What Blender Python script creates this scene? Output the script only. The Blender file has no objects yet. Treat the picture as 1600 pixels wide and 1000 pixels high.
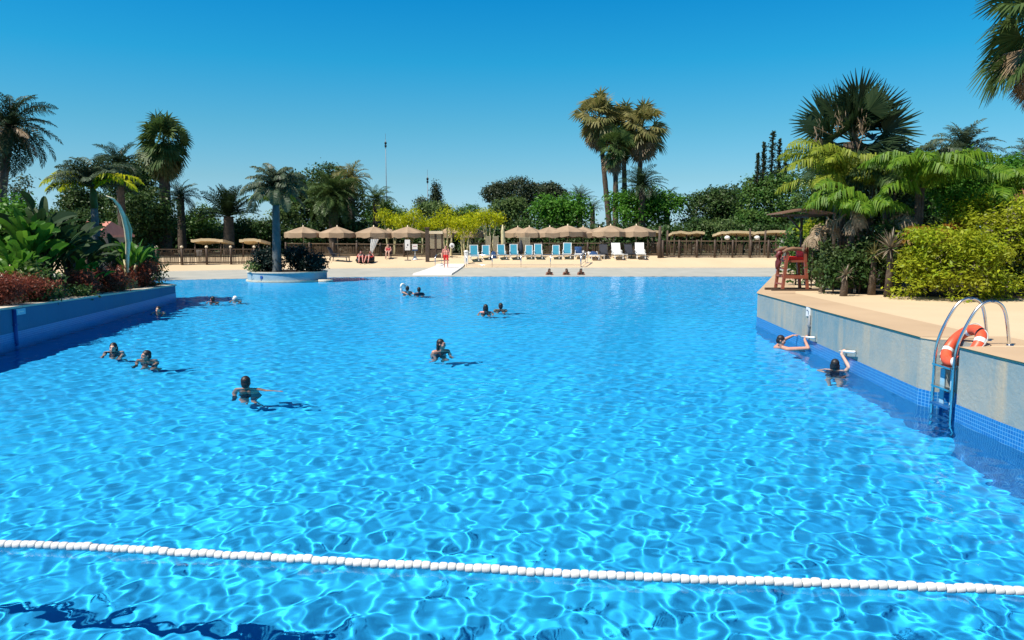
import bpy, bmesh, math, random
import numpy as np
from mathutils import Vector, Matrix
S = bpy.context.scene
COL = S.collection
R = math.radians

# ---------------------------------------------------------------- camera
CAM = (0.0, 0.0, 2.8); PITCH = 6.372; F = 1200.0
cam = bpy.data.cameras.new('camera'); cam_o = bpy.data.objects.new('camera', cam); COL.objects.link(cam_o)
cam.sensor_width = 36; cam.lens = 36*F/1600; cam.clip_start = .05; cam.clip_end = 6000
cam_o.location = CAM; cam_o.rotation_euler = (R(90-PITCH), 0, 0); S.camera = cam_o

# ---------------------------------------------------------------- sky and sun
SUN_EL, SUN_AZ = 57.0, 239.0            # azimuth clockwise from +Y: the sun stands to the left, a little behind the camera
w = bpy.data.worlds.new('World'); S.world = w; w.use_nodes = True
nt = w.node_tree; bg = nt.nodes['Background']
sky = nt.nodes.new('ShaderNodeTexSky'); sky.sky_type = 'NISHITA'; sky.sun_disc = False
sky.sun_elevation = R(SUN_EL); sky.sun_rotation = R(SUN_AZ); sky.dust_density = 0.3; sky.ozone_density = 2.5; sky.air_density = 1.0
tc = nt.nodes.new('ShaderNodeTexCoord'); sx = nt.nodes.new('ShaderNodeSeparateXYZ'); nt.links.new(tc.outputs['Generated'], sx.inputs[0])
ramp = nt.nodes.new('ShaderNodeValToRGB'); nt.links.new(sx.outputs['Z'], ramp.inputs[0])
SKY_TINT = [(0.0, (.37, .56, .85)), (.03, (.36, .565, .80)), (.07, (.31, .53, .645)), (.133, (.195, .555, .643)), (.21, (.06, .576, .723)), (.30, (.012, .53, .78)), (.42, (.05, .33, .52)), (1.0, (.07, .26, .42))]
e = ramp.color_ramp.elements
while len(e) > 1: e.remove(e[-1])
for i, (p, c) in enumerate(SKY_TINT):
    el = e[0] if i == 0 else e.new(p)
    el.position = p; el.color = (*c, 1)
mul = nt.nodes.new('ShaderNodeMix'); mul.data_type = 'RGBA'; mul.blend_type = 'MULTIPLY'; mul.inputs[0].default_value = 1
nt.links.new(sky.outputs[0], mul.inputs[6]); nt.links.new(ramp.outputs[0], mul.inputs[7]); nt.links.new(mul.outputs[2], bg.inputs[0])
bg.inputs[1].default_value = .13
sun = bpy.data.lights.new('sun', 'SUN'); sun.energy = 5.0; sun.angle = R(.53); sun.color = (1, .93, .82)
sun.cycles.is_caustics_light = True
sun_o = bpy.data.objects.new('sun', sun); COL.objects.link(sun_o)
sd = Vector((math.sin(R(SUN_AZ))*math.cos(R(SUN_EL)), math.cos(R(SUN_AZ))*math.cos(R(SUN_EL)), math.sin(R(SUN_EL))))
sun_o.rotation_euler = sd.to_track_quat('Z', 'Y').to_euler(); sun_o.location = (-20, -10, 40)

S.view_settings.view_transform = 'Standard'; S.view_settings.look = 'None'
S.view_settings.exposure = 0.5; S.view_settings.gamma = 1; S.view_settings.use_curve_mapping = False
c = S.cycles
c.use_denoising = True; c.max_bounces = 10; c.transparent_max_bounces = 12; c.transmission_bounces = 8; c.diffuse_bounces = 4; c.glossy_bounces = 4
c.caustics_refractive = True; c.caustics_reflective = False; c.sample_clamp_indirect = 6; c.blur_glossy = .3

# ---------------------------------------------------------------- helpers: pixel -> place
CT, ST = math.cos(R(PITCH)), math.sin(R(PITCH))
def ray(px, py):
    u = (px-800)/F; v = (500-py)/F
    return u, CT+v*ST, -ST+v*CT
def P(px, py, z=0.0):                                     # where the ray meets the level z
    a, b, d = ray(px, py); t = (z-CAM[2])/d
    return Vector((a*t, b*t, z))
def pt(px, py, y):                                        # where the ray meets the depth y
    a, b, d = ray(px, py); t = y/b
    return Vector((a*t, y, CAM[2]+d*t))
def ys(x): return 56.5 - .012*min(0., x+3)**2
def tz(x, y):
    t = y-ys(max(x, -34))
    if t < -5.3: return max(-1.4, .012+.13*(t+5.3))
    if t < 0: return .012+.008*(t+5.3)
    if t < 6: return .0544+.016*t
    if t < 12: return .15+.125*(t-6)
    return .9
def G(px, py):                                            # where the ray meets the beach
    y = 36.
    while y < 130:
        p = pt(px, py, y)
        if p.z <= tz(p.x, y): break
        y += .02
    p.z = tz(p.x, y); return p
def gz(px, y):                                            # ground under a pixel column at depth y
    x = (px-800)/F*y*1.0
    return Vector((x, y, tz(x, y)))

# ---------------------------------------------------------------- helpers: meshes
class MB:
    def __init__(s): s.v = []; s.f = []; s.n = 0
    def add(s, V, Fc, mi=0):
        V = np.asarray(V, float).reshape(-1, 3); s.v.append(V)
        s.f.append((np.asarray(Fc, int)+s.n, mi)); s.n += len(V)
    def quads(s, Q, mi=0):
        Q = np.asarray(Q, float); k = Q.shape[1]
        s.add(Q.reshape(-1, 3), np.arange(len(Q)*k).reshape(-1, k), mi)
    def box(s, c, d, rz=0., M=None, mi=0):
        hx, hy, hz = d[0]/2, d[1]/2, d[2]/2
        V = np.array([[x, y, z] for z in (-hz, hz) for y in (-hy, hy) for x in (-hx, hx)])
        if M is None: M = np.array(Matrix.Rotation(rz, 3, 'Z'))
        V = V@np.asarray(M).T+np.asarray(c)
        s.add(V, [[0, 2, 3, 1], [4, 5, 7, 6], [0, 1, 5, 4], [2, 6, 7, 3], [0, 4, 6, 2], [1, 3, 7, 5]], mi)
    def beam(s, a, b, wd, h, mi=0):
        a = Vector(a); b = Vector(b); d = b-a; L = d.length
        q = d.to_track_quat('Y', 'Z').to_matrix()
        s.box((a+b)/2, (wd, L, h), M=np.array(q), mi=mi)
    def tube(s, pts, rad, n=8, mi=0, cap=True, closed=False):
        pts = np.array([tuple(p) for p in pts], float); m = len(pts)
        rad = np.broadcast_to(np.asarray(rad, float), (m,))
        T = np.gradient(pts, axis=0) if not closed else np.roll(pts, -1, 0)-np.roll(pts, 1, 0)
        T /= np.linalg.norm(T, axis=1)[:, None]+1e-12
        ref = np.array([0, 0, 1.]) if abs(T[:, 2]).mean() < .8 else np.array([1., 0, 0])
        A = np.cross(T, ref); A /= np.linalg.norm(A, axis=1)[:, None]+1e-9; B = np.cross(T, A)
        th = np.arange(n)*2*math.pi/n
        V = pts[:, None]+rad[:, None, None]*(np.cos(th)[None, :, None]*A[:, None]+np.sin(th)[None, :, None]*B[:, None])
        idx = np.arange(m*n).reshape(m, n); nx = np.roll(idx, -1, 1)
        if closed:
            i2 = np.roll(idx, -1, 0); n2 = np.roll(nx, -1, 0)
            s.add(V.reshape(-1, 3), np.stack([idx, nx, n2, i2], -1).reshape(-1, 4), mi)
        else:
            n0 = s.n
            s.add(V.reshape(-1, 3), np.stack([idx[:-1], nx[:-1], nx[1:], idx[1:]], -1).reshape(-1, 4), mi)
            if cap:
                s.f.append((np.array([idx[0][::-1]])+n0, mi)); s.f.append((np.array([idx[-1]])+n0, mi))
    def lathe(s, prof, c=(0, 0, 0), n=16, mi=0):
        pr = np.array(prof, float); th = np.arange(n)*2*math.pi/n
        V = np.stack([pr[:, 0:1]*np.cos(th), pr[:, 0:1]*np.sin(th), np.repeat(pr[:, 1:2], n, 1)], -1)+np.asarray(c)
        m = len(pr); idx = np.arange(m*n).reshape(m, n); nx = np.roll(idx, -1, 1)
        s.add(V.reshape(-1, 3), np.stack([idx[:-1], nx[:-1], nx[1:], idx[1:]], -1).reshape(-1, 4), mi)
    def ell(s, c, r, n=12, M=None, mi=0):
        r = np.broadcast_to(np.asarray(r, float), (3,)); m = max(6, n//2+1)
        ph = np.linspace(0, math.pi, m); th = np.arange(n)*2*math.pi/n
        V = np.stack([np.sin(ph)[:, None]*np.cos(th), np.sin(ph)[:, None]*np.sin(th), np.repeat(np.cos(ph)[:, None], n, 1)], -1)*r
        if M is not None: V = V@np.asarray(M).T
        idx = np.arange(m*n).reshape(m, n); nx = np.roll(idx, -1, 1)
        s.add((V+np.asarray(c)).reshape(-1, 3), np.stack([idx[:-1], idx[1:], nx[1:], nx[:-1]], -1).reshape(-1, 4), mi)
    def caps(s, a, ra, b, rb, n=12):                      # tapered capsule
        a = np.array(a, float); b = np.array(b, float); L = np.linalg.norm(b-a)+1e-9; d = (b-a)/L
        k = [math.radians(x) for x in (89, 60, 30, 0)]
        pts = [a-d*ra*math.sin(x) for x in k]+[b+d*rb*math.sin(x) for x in k[::-1]]
        rr = [ra*math.cos(x) for x in k]+[rb*math.cos(x) for x in k[::-1]]
        P0 = np.array(pts); m = len(P0)
        ref = np.array([0, 0, 1.]) if abs(d[2]) < .9 else np.array([1., 0, 0])
        A = np.cross(d, ref); A /= np.linalg.norm(A); B = np.cross(d, A); th = np.arange(n)*2*math.pi/n
        V = P0[:, None]+np.array(rr)[:, None, None]*(np.cos(th)[None, :, None]*A+np.sin(th)[None, :, None]*B)
        idx = np.arange(m*n).reshape(m, n); nx = np.roll(idx, -1, 1); n0 = s.n
        s.add(V.reshape(-1, 3), np.stack([idx[:-1], nx[:-1], nx[1:], idx[1:]], -1).reshape(-1, 4))
        s.f.append((np.array([idx[0][::-1]])+n0, 0)); s.f.append((np.array([idx[-1]])+n0, 0))
    def mesh(s, name, mats, smooth=False):
        me = bpy.data.meshes.new(name)
        V = np.concatenate(s.v); lens = []; li = []; mi = []
        for Fc, m in s.f:
            lens += [Fc.shape[1]]*len(Fc); li.append(Fc.reshape(-1)); mi += [m]*len(Fc)
        li = np.concatenate(li).astype(np.int32); lens = np.array(lens)
        me.vertices.add(len(V)); me.vertices.foreach_set('co', V.reshape(-1).astype(np.float32))
        me.loops.add(len(li)); me.loops.foreach_set('vertex_index', li)
        me.polygons.add(len(lens)); me.polygons.foreach_set('loop_start', (np.cumsum(lens)-lens).astype(np.int32))
        me.polygons.foreach_set('material_index', np.array(mi, np.int32))
        me.polygons.foreach_set('use_smooth', np.full(len(lens), smooth, bool))
        for m in (mats if isinstance(mats, (list, tuple)) else [mats]): me.materials.append(m)
        me.update(); me.validate(); return me
    def build(s, name, mats, parent=None, smooth=False, loc=None):
        o = bpy.data.objects.new(name, s.mesh(name, mats, smooth)); COL.objects.link(o)
        if parent is not None: o.parent = parent
        if loc is not None: o.location = loc
        return o
def recv(o):
    if o.type == 'MESH': o.cycles.is_caustics_receiver = True
    for ch in o.children: recv(ch)
    return o
def tag(o, label=None, cat=None, group=None, kind=None):
    if label: o['label'] = label
    if cat: o['category'] = cat
    if group: o['group'] = group
    if kind: o['kind'] = kind
    return o
def thing(name, label, cat, loc=(0, 0, 0), rz=0., group=None):
    o = bpy.data.objects.new(name, None); COL.objects.link(o); o.empty_display_size = .3
    o.location = loc; o.rotation_euler = (0, 0, rz); return tag(o, label, cat, group)
def dup(o, loc=None, rz=None, label=None, group=None, scale=None, parent=None):
    n = o.copy(); COL.objects.link(n)
    if parent is not None: n.parent = parent
    for ch in list(o.children): dup(ch, parent=n)
    if loc is not None: n.location = loc
    if rz is not None: n.rotation_euler = (0, 0, rz)
    if scale is not None: n.scale = (scale,)*3 if not isinstance(scale, tuple) else scale
    if label: n['label'] = label
    if group: n['group'] = group
    return n

# ---------------------------------------------------------------- materials
def new_mat(name):
    m = bpy.data.materials.new(name); m.use_nodes = True
    return m, m.node_tree, m.node_tree.nodes['Principled BSDF']
def mixc(t, a, b, fac, blend='MIX'):
    n = t.nodes.new('ShaderNodeMix'); n.data_type = 'RGBA'; n.blend_type = blend
    for k, val in ((6, a), (7, b)):
        if hasattr(val, 'node'): t.links.new(val, n.inputs[k])
        else: n.inputs[k].default_value = (*val, 1)
    if hasattr(fac, 'node'): t.links.new(fac, n.inputs[0])
    else: n.inputs[0].default_value = fac
    return n.outputs[2]
def noise(t, scale, detail=4, rough=.6, lo=.35, hi=.65, vec=None):
    n = t.nodes.new('ShaderNodeTexNoise'); n.inputs['Scale'].default_value = scale; n.inputs['Detail'].default_value = detail; n.inputs['Roughness'].default_value = rough
    if vec is None:
        g = t.nodes.new('ShaderNodeNewGeometry'); vec = g.outputs['Position']
    t.links.new(vec, n.inputs['Vector'])
    r = t.nodes.new('ShaderNodeMapRange'); r.inputs[1].default_value = lo; r.inputs[2].default_value = hi
    t.links.new(n.outputs[0], r.inputs[0]); return r.outputs[0]
def bump(t, b, h, dist=.01, st=.5):
    n = t.nodes.new('ShaderNodeBump'); n.inputs['Strength'].default_value = st; n.inputs['Distance'].default_value = dist
    t.links.new(h, n.inputs['Height']); t.links.new(n.outputs[0], b.inputs['Normal'])
def mat(name, col, rough=.6, col2=None, scale=3., metal=0., bmp=0., spec=None, lo=.35, hi=.65):
    m, t, b = new_mat(name); b.inputs['Roughness'].default_value = rough; b.inputs['Metallic'].default_value = metal
    if spec is not None: b.inputs['Specular IOR Level'].default_value = spec
    col2 = col2 or tuple(x*.78 for x in col)
    h = noise(t, scale, lo=lo, hi=hi); t.links.new(mixc(t, col, col2, h), b.inputs['Base Color'])
    if bmp: bump(t, b, noise(t, scale*6), bmp)
    return m
def leaf(name, c1, c2, trans=.3, rough=.45, c3=None):
    m, t, b = new_mat(name); g = t.nodes.new('ShaderNodeNewGeometry')
    col = mixc(t, c1, c2, g.outputs['Random Per Island'])
    if c3: col = mixc(t, col, c3, noise(t, .8, 3, lo=.45, hi=.7))
    t.links.new(col, b.inputs['Base Color']); b.inputs['Roughness'].default_value = rough; b.inputs['Specular IOR Level'].default_value = .2
    tr = t.nodes.new('ShaderNodeBsdfTranslucent'); t.links.new(mixc(t, col, (1.0, 1.0, .35), .25, 'MULTIPLY'), tr.inputs[0])
    ms = t.nodes.new('ShaderNodeMixShader'); ms.inputs[0].default_value = trans
    t.links.new(b.outputs[0], ms.inputs[1]); t.links.new(tr.outputs[0], ms.inputs[2])
    t.links.new(ms.outputs[0], t.nodes['Material Output'].inputs[0]); return m
MT = {}
MT['deck'] = mat('deck_concrete', (.62, .475, .305), .8, (.56, .425, .265), .25, bmp=.004)
MT['coping'] = mat('coping_stone', (.51, .365, .225), .75, (.455, .32, .195), .5, bmp=.003)
MT['white_coping'] = mat('white_coping', (.66, .59, .47), .7, (.57, .50, .38), 2.5)
MT['soil'] = mat('soil', (.045, .026, .015), .95, (.02, .012, .008), 2., bmp=.05)
MT['ground'] = mat('ground_earth', (.06, .06, .03), .95, (.10, .08, .045), .4, bmp=.05)
MT['wood'] = mat('dark_wood', (.085, .055, .035), .7, (.05, .032, .022), 6.)
MT['fence'] = mat('fence_wood', (.10, .065, .04), .8, (.16, .11, .065), 2.5)
MT['redwood'] = mat('red_stained_wood', (.30, .085, .05), .5, (.22, .06, .035), 5.)
MT['red'] = mat('red_cushion', (.75, .02, .02), .6, (.6, .012, .012), 5.)
MT['maroon'] = mat('maroon_foam', (.14, .02, .02), .5)
MT['roofwood'] = mat('weathered_roof', (.24, .13, .075), .8, (.16, .085, .05), 3.)
MT['steel'] = mat('steel', (.75, .75, .74), .22, (.62, .62, .62), 4., metal=1.)
MT['blue_metal'] = mat('blue_step', (.012, .10, .30), .4)
MT['white'] = mat('white_plastic', (.80, .79, .76), .4, (.74, .73, .70), 6.)
MT['cream'] = mat('cream_cloth', (.78, .66, .48), .8, (.68, .56, .39), 1.5)
MT['canvas'] = mat('tan_canvas', (.37, .265, .17), .85, (.29, .205, .13), .9)
MT['shade'] = mat('shade_cloth', (.66, .51, .30), .85, (.56, .43, .25), .9)
MT['blue'] = mat('blue_mesh_fabric', (.025, .26, .37), .6, (.018, .22, .32), 4.)
MT['navy'] = mat('navy_towel', (.015, .06, .17), .9, (.01, .04, .12), 5.)
MT['dark'] = mat('dark_fabric', (.03, .033, .045), .8)
MT['black'] = mat('black_plastic', (.012, .012, .014), .5)
MT['sign'] = mat('sign_white', (.80, .78, .76), .5, (.74, .72, .70), 3.)
MT['signred'] = mat('sign_red', (.45, .05, .05), .5)
MT['louvre'] = mat('louvre_panel', (.42, .36, .24), .7, (.36, .30, .2), 4.)
MT['plate'] = mat('pale_blue_plate', (.28, .52, .68), .5, (.35, .58, .7), 9.)
MT['pipe'] = mat('grey_pipe', (.22, .24, .27), .5)
MT['bluepaint'] = mat('deep_blue_paint', (.01, .08, .33), .5)
MT['tile_pink'] = mat('pink_roof_tile', (.58, .24, .18), .8, (.5, .19, .14), 3.)
MT['tile_red'] = mat('red_roof_tile', (.30, .10, .07), .8, (.22, .075, .05), 3.)
MT['plaster'] = mat('plaster', (.25, .21, .17), .9)
MT['stone'] = mat('grey_stone', (.22, .21, .20), .9)
MT['orange'] = mat('orange_buoy', (.78, .11, .045), .45, (.68, .085, .035), 7.)
MT['float'] = mat('white_float', (.82, .82, .80), .35, (.70, .70, .68), 2.)
def float_mat():
    m, t, b = new_mat('white_float'); oi = t.nodes.new('ShaderNodeObjectInfo'); a = mixc(t, (.82, .82, .80), (.60, .61, .60), oi.outputs['Random']); a = mixc(t, a, (.62, .60, .54), noise(t, 9., 4, .6, .55, .8)); t.links.new(a, b.inputs['Base Color']); b.inputs['Roughness'].default_value = .4; return m
MT['float'] = float_mat()
MT['rope'] = mat('rope', (.5, .5, .48), .8)
MT['skin'] = mat('skin', (.52, .27, .19), .5, (.47, .23, .16), 10.)
MT['skin_pale'] = mat('pale_skin', (.66, .40, .31), .5, (.6, .35, .26), 10.)
MT['skin_pink'] = mat('pink_skin', (.62, .27, .22), .5, (.55, .22, .17), 10.)
MT['skin_tan'] = mat('tanned_skin', (.22, .10, .065), .5, (.18, .08, .05), 10.)
MT['hair'] = mat('dark_hair', (.012, .010, .012), .5, (.02, .014, .012), 20.)
MT['navy_cloth'] = mat('navy_swimsuit', (.006, .012, .035), .6)
MT['lips'] = mat('lips', (.35, .08, .07), .5)
MT['trunk'] = mat('palm_trunk', (.13, .095, .065), .9, (.06, .042, .03), 4., bmp=.03)
MT['trunk_grey'] = mat('smooth_grey_trunk', (.115, .13, .13), .8, (.07, .085, .09), 3., bmp=.02)
MT['bark'] = mat('bark', (.09, .065, .045), .9, (.05, .036, .026), 4., bmp=.03)
MT['stalk'] = mat('dry_cream_stalk', (.78, .72, .50), .7, (.66, .60, .38), 3.)
MT['cane'] = mat('pale_cane', (.56, .50, .30), .7, (.46, .41, .22), 3.)
L = {}
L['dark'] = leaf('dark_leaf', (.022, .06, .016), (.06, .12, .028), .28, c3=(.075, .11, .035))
L['mid'] = leaf('mid_leaf', (.04, .115, .022), (.09, .19, .038), .35, c3=(.12, .18, .04))
L['bright'] = leaf('bright_leaf', (.05, .17, .015), (.11, .26, .03), .4)
L['pine'] = leaf('pine_leaf', (.020, .042, .020), (.06, .075, .034), .2)
L['olive'] = leaf('olive_leaf', (.08, .15, .04), (.15, .21, .07), .35)
L['grey'] = leaf('grey_green_leaf', (.06, .10, .06), (.10, .14, .09), .3)
L['yellow'] = leaf('yellow_leaf', (.24, .36, .012), (.66, .62, .012), .45, c3=(.46, .50, .015))
L['lime'] = leaf('lime_leaf', (.16, .26, .012), (.40, .45, .025), .4, c3=(.29, .30, .02))
L['red'] = leaf('red_brown_leaf', (.17, .036, .022), (.30, .085, .045), .3)
L['orange'] = leaf('orange_leaf', (.30, .12, .02), (.22, .16, .03), .4)
L['palm'] = leaf('palm_leaf', (.045, .09, .024), (.10, .15, .045), .3)
L['palm_dark'] = leaf('dark_palm_leaf', (.018, .042, .018), (.042, .070, .028), .2)
L['palm_bright'] = leaf('bright_palm_leaf', (.07, .18, .014), (.18, .30, .025), .4)
L['palm_lime'] = leaf('lime_palm_leaf', (.16, .23, .018), (.32, .36, .04), .4)
L['palm_grey'] = leaf('grey_palm_leaf', (.05, .085, .045), (.09, .12, .07), .25)
L['palm_olive'] = leaf('olive_palm_leaf', (.13, .15, .045), (.33, .29, .12), .4)
L['dry'] = leaf('dry_frond', (.26, .18, .11), (.42, .31, .20), .3)
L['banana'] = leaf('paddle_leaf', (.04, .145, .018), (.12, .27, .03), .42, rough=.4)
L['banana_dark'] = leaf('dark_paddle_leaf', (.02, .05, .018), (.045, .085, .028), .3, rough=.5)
L['agave'] = leaf('agave_leaf', (.16, .13, .10), (.27, .22, .15), .15)
L['purple'] = leaf('very_dark_leaf', (.008, .018, .014), (.018, .034, .024), .1)  # very dark leaf tone used on the island shrubs

# ---------------------------------------------------------------- setting: pool floor, beach, decks, walls
def lin(a, b, n): return np.linspace(a, b, n)
def sheet(name, X, Y, Z, m, kind='structure', smooth=True):
    nr, nc = X.shape; idx = np.arange(nr*nc).reshape(nr, nc); M = MB()
    M.add(np.stack([X, Y, Z], -1).reshape(-1, 3), np.stack([idx[:-1, :-1], idx[:-1, 1:], idx[1:, 1:], idx[1:, :-1]], -1).reshape(-1, 4))
    o = M.build(name, m, smooth=smooth); return tag(o, kind=kind)
vtz = np.vectorize(tz); vys = np.vectorize(lambda x: ys(max(x, -34)))
def tsheet(name, t0, t1, nt_, m, dz=0., x0=-60, x1=60, nx=60):
    X = np.repeat(lin(x0, x1, nx)[None], nt_, 0); Tt = np.repeat(lin(t0, t1, nt_)[:, None], nx, 1)
    Y = vys(X)+Tt; return sheet(name, X, Y, vtz(X, Y)+dz, m)
m_, t_, b_ = new_mat('pool_paint')
t_.links.new(mixc(t_, (.012, .41, .83), (.010, .36, .78), noise(t_, .35, 4)), b_.inputs['Base Color']); b_.inputs['Roughness'].default_value = .9; MT['pool'] = m_
nrow = 90; X = np.repeat(lin(-60, 60, 60)[None], nrow, 0); yt = vys(X[0])-5.5
Y = -6+(yt[None]+6)*lin(0, 1, nrow)[:, None]; recv(sheet('pool_floor', X, Y, vtz(X, Y)-np.clip(.11*(11.5-Y), 0, .85), MT['pool']))   # deepened near the camera so the float line's shadow drops low in view
MT['wet'] = mat('pale_wet_concrete', (.45, .44, .38), .5, (.37, .37, .32), .6)
recv(tsheet('beach_entry', -5.5, 5.2, 24, MT['wet']))
recv(tsheet('drain_line', 5.2, 5.45, 3, MT['soil']))
tsheet('white_kerb_strip', 4.6, 5.2, 3, MT['white_coping'], .006)
tsheet('sun_deck', 5.45, 13.5, 30, MT['deck']); tsheet('garden_soil', 13.5, 34, 30, MT['ground'])
def gridground():
    gx = np.concatenate([-np.geomspace(2500, 62, 14), lin(-58, 58, 40), np.geomspace(62, 2500, 14)])
    gy = np.concatenate([-np.geomspace(400, 8, 6), lin(-4, 74, 14), np.geomspace(78, 4000, 26)])
    X, Y = np.meshgrid(gx, gy); Z = np.where((abs(X) < 61) & (Y > -7) & (Y < 75), -2.2, np.where(Y > 75, .86, .7))
    return sheet('ground', X, Y, Z, MT['ground'])
gridground()

def poly(M, pts, mi=0):
    bm = bmesh.new(); vs = [bm.verts.new(p) for p in pts]; f = bm.faces.new(vs); f.normal_update()
    if f.normal.z < 0: f.normal_flip()
    bmesh.ops.triangulate(bm, faces=[f]); bm.verts.index_update()
    M.add([v.co[:] for v in bm.verts], [[v.index for v in q.verts] for q in bm.faces], mi); bm.free()
def zd(y): return 1.15-.0115*(y-10) if y <= 24 else .989-(y-24)*(.839/32)
def zl(y): return .93-.0225*(y-19.5)
RW = [(6.55, .6), (6.62, 10.2), (6.66, 11.3), (7.10, 11.38), (7.10, 12.10), (6.80, 12.2), (6.72, 12.5), (7.57, 23.6), (7.70, 24.0), (17.2, 50), (19.2, 56)]
LW = [(-10.9, .6), (-12.0, 9), (-13.0, 19), (-13.9, 27), (-14.75, 33.6)]
LWB = [(-15.6, 34.6), (-20, 37.5), (-27, 40), (-60, 41)]
def dense(pl, step=.5):
    out = [pl[0]]
    for a, b in zip(pl, pl[1:]):
        n = max(1, int(math.dist(a, b)/step))
        out += [(a[0]+(b[0]-a[0])*i/n, a[1]+(b[1]-a[1])*i/n) for i in range(1, n+1)]
    return out
# right deck: two planes that meet at y = 24
M = MB()
near = RW[:9]; poly(M, [(x, y, zd(y)) for x, y in near]+[(60, 24, zd(24)), (60, -6, zd(-6)), (-60, -6, zd(-6)), (-60, .6, zd(.6))])
poly(M, [(x, y, zd(y)) for x, y in RW[8:]]+[(60, 56, zd(56)), (60, 24, zd(24))])
tag(M.build('pool_deck', MT['deck']), kind='structure')
def offset(pl, d):                                        # polyline moved to its right by d
    out = []
    for i, p in enumerate(pl):
        a = Vector(pl[max(0, i-1)]); b = Vector(pl[min(len(pl)-1, i+1)]); t = (b-a).normalized(); out.append((p[0]+t.y*d, p[1]-t.x*d))
    return out
def strip(M, pl, d0, d1, zf, dz, mi=0):
    a = offset(pl, d0); b = offset(pl, d1)
    V = [(x, y, zf(y)+dz) for x, y in a]+[(x, y, zf(y)+dz) for x, y in b]; n = len(a)
    M.add(V, [[i, n+i, n+i+1, i+1] for i in range(n-1)], mi)
def wallstrip(M, pl, z0, z1, mi=0, off=0.):
    a = offset(pl, off) if off else pl; n = len(a)
    V = [(x, y, z0(y)) for x, y in a]+[(x, y, z1(y)) for x, y in a]
    M.add(V, [[i, i+1, n+i+1, n+i] for i in range(n-1)], mi)
# paving strip along the edge, a different tone from the deck
M = MB(); strip(M, dense(RW[7:9]+RW[9:]), -.03, 1.1, zd, .005)
e1 = dense([RW[6], RW[7]]); strip(M, e1, -.03, 1.15, zd, .005)
strip(M, dense(RW[:3]), -.03, 1.5, zd, .005); M.box((7.63, 11.9, zd(11.9)+.0012), (.96, 1.2, .008))
tag(M.build('edge_paving', MT['coping']), kind='structure')

def wall_mat(name, c1, c2, c3, sc=.5):
    m, t, b = new_mat(name); b.inputs['Roughness'].default_value = .75
    a = mixc(t, c1, c2, noise(t, sc, 5, .65)); g = t.nodes.new('ShaderNodeNewGeometry'); mp = t.nodes.new('ShaderNodeMapping'); mp.inputs['Scale'].default_value = (2.2, 2.2, .25)
    t.links.new(g.outputs['Position'], mp.inputs[0]); a = mixc(t, a, c3, noise(t, 1.0, 4, .6, .5, .72, mp.outputs[0]))
    t.links.new(a, b.inputs['Base Color']); bump(t, b, noise(t, 14., 5), .006); return m
MT['wall_r'] = wall_mat('stain_and_shade_render', (.45, .40, .31), (.16, .265, .30), (.48, .39, .27), .30)  # real stains, plus a teal tone standing in for shade and water reflection
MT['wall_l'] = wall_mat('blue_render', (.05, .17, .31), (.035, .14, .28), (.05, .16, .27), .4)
def tile_mat():
    m, t, b = new_mat('mosaic_tile'); g = t.nodes.new('ShaderNodeNewGeometry'); s = t.nodes.new('ShaderNodeSeparateXYZ'); t.links.new(g.outputs['Position'], s.inputs[0])
    ad = t.nodes.new('ShaderNodeMath'); t.links.new(s.outputs[0], ad.inputs[0]); t.links.new(s.outputs[1], ad.inputs[1])
    cb = t.nodes.new('ShaderNodeCombineXYZ'); t.links.new(ad.outputs[0], cb.inputs[0]); t.links.new(s.outputs[2], cb.inputs[1])
    br = t.nodes.new('ShaderNodeTexBrick'); t.links.new(cb.outputs[0], br.inputs[0]); br.offset = 0
    for k, v in (('Scale', 1.), ('Mortar Size', .005), ('Brick Width', .055), ('Row Height', .055), ('Bias', 0.), ('Mortar Smooth', .1)): br.inputs[k].default_value = v
    br.inputs['Color1'].default_value = (.006, .125, .40, 1); br.inputs['Color2'].default_value = (.008, .17, .48, 1); br.inputs['Mortar'].default_value = (.12, .34, .58, 1)
    t.links.new(br.outputs[0], b.inputs['Base Color']); b.inputs['Roughness'].default_value = .35; return m
MT['tile'] = tile_mat()
TB = lambda y: .27
wr = thing('pool_wall', 'stained grey concrete pool wall with mosaic waterline under the right hand deck', 'wall', (6.7, 12, 0))
def local(M, o):
    M.v = [v-np.array(o.location) for v in M.v]; return M
M = MB(); wallstrip(M, dense(RW), TB, lambda y: zd(y)-.001); local(M, wr).build('wall_face', MT['wall_r'], wr)
M = MB(); M.tube([(x, y, zd(y)-.012) for x, y in dense(RW[:3], .25)], .016, 8); M.tube([(x, y, zd(y)-.012) for x, y in dense(RW[5:], .25)], .016, 8); local(M, wr).build('rounded_nosing', MT['coping'], wr, smooth=True)
M = MB(); wallstrip(M, dense(RW), lambda y: -2.6, TB, 0, -.012); a = dense(RW); strip(M, a, -.012, .0, TB, 0); local(M, wr).build('tile_band', MT['tile'], wr)
recv(wr)
# near wall under the photographer's deck
wn = thing('pool_wall', 'grey concrete pool wall closing the near end below the photographer', 'wall', (0, .6, 0))
M = MB(); wallstrip(M, [(-10.9, .6), (6.55, .6)], lambda y: -2.6, lambda y: zd(.6)-.001); local(M, wn).build('wall_face', MT['wall_r'], wn)
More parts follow.
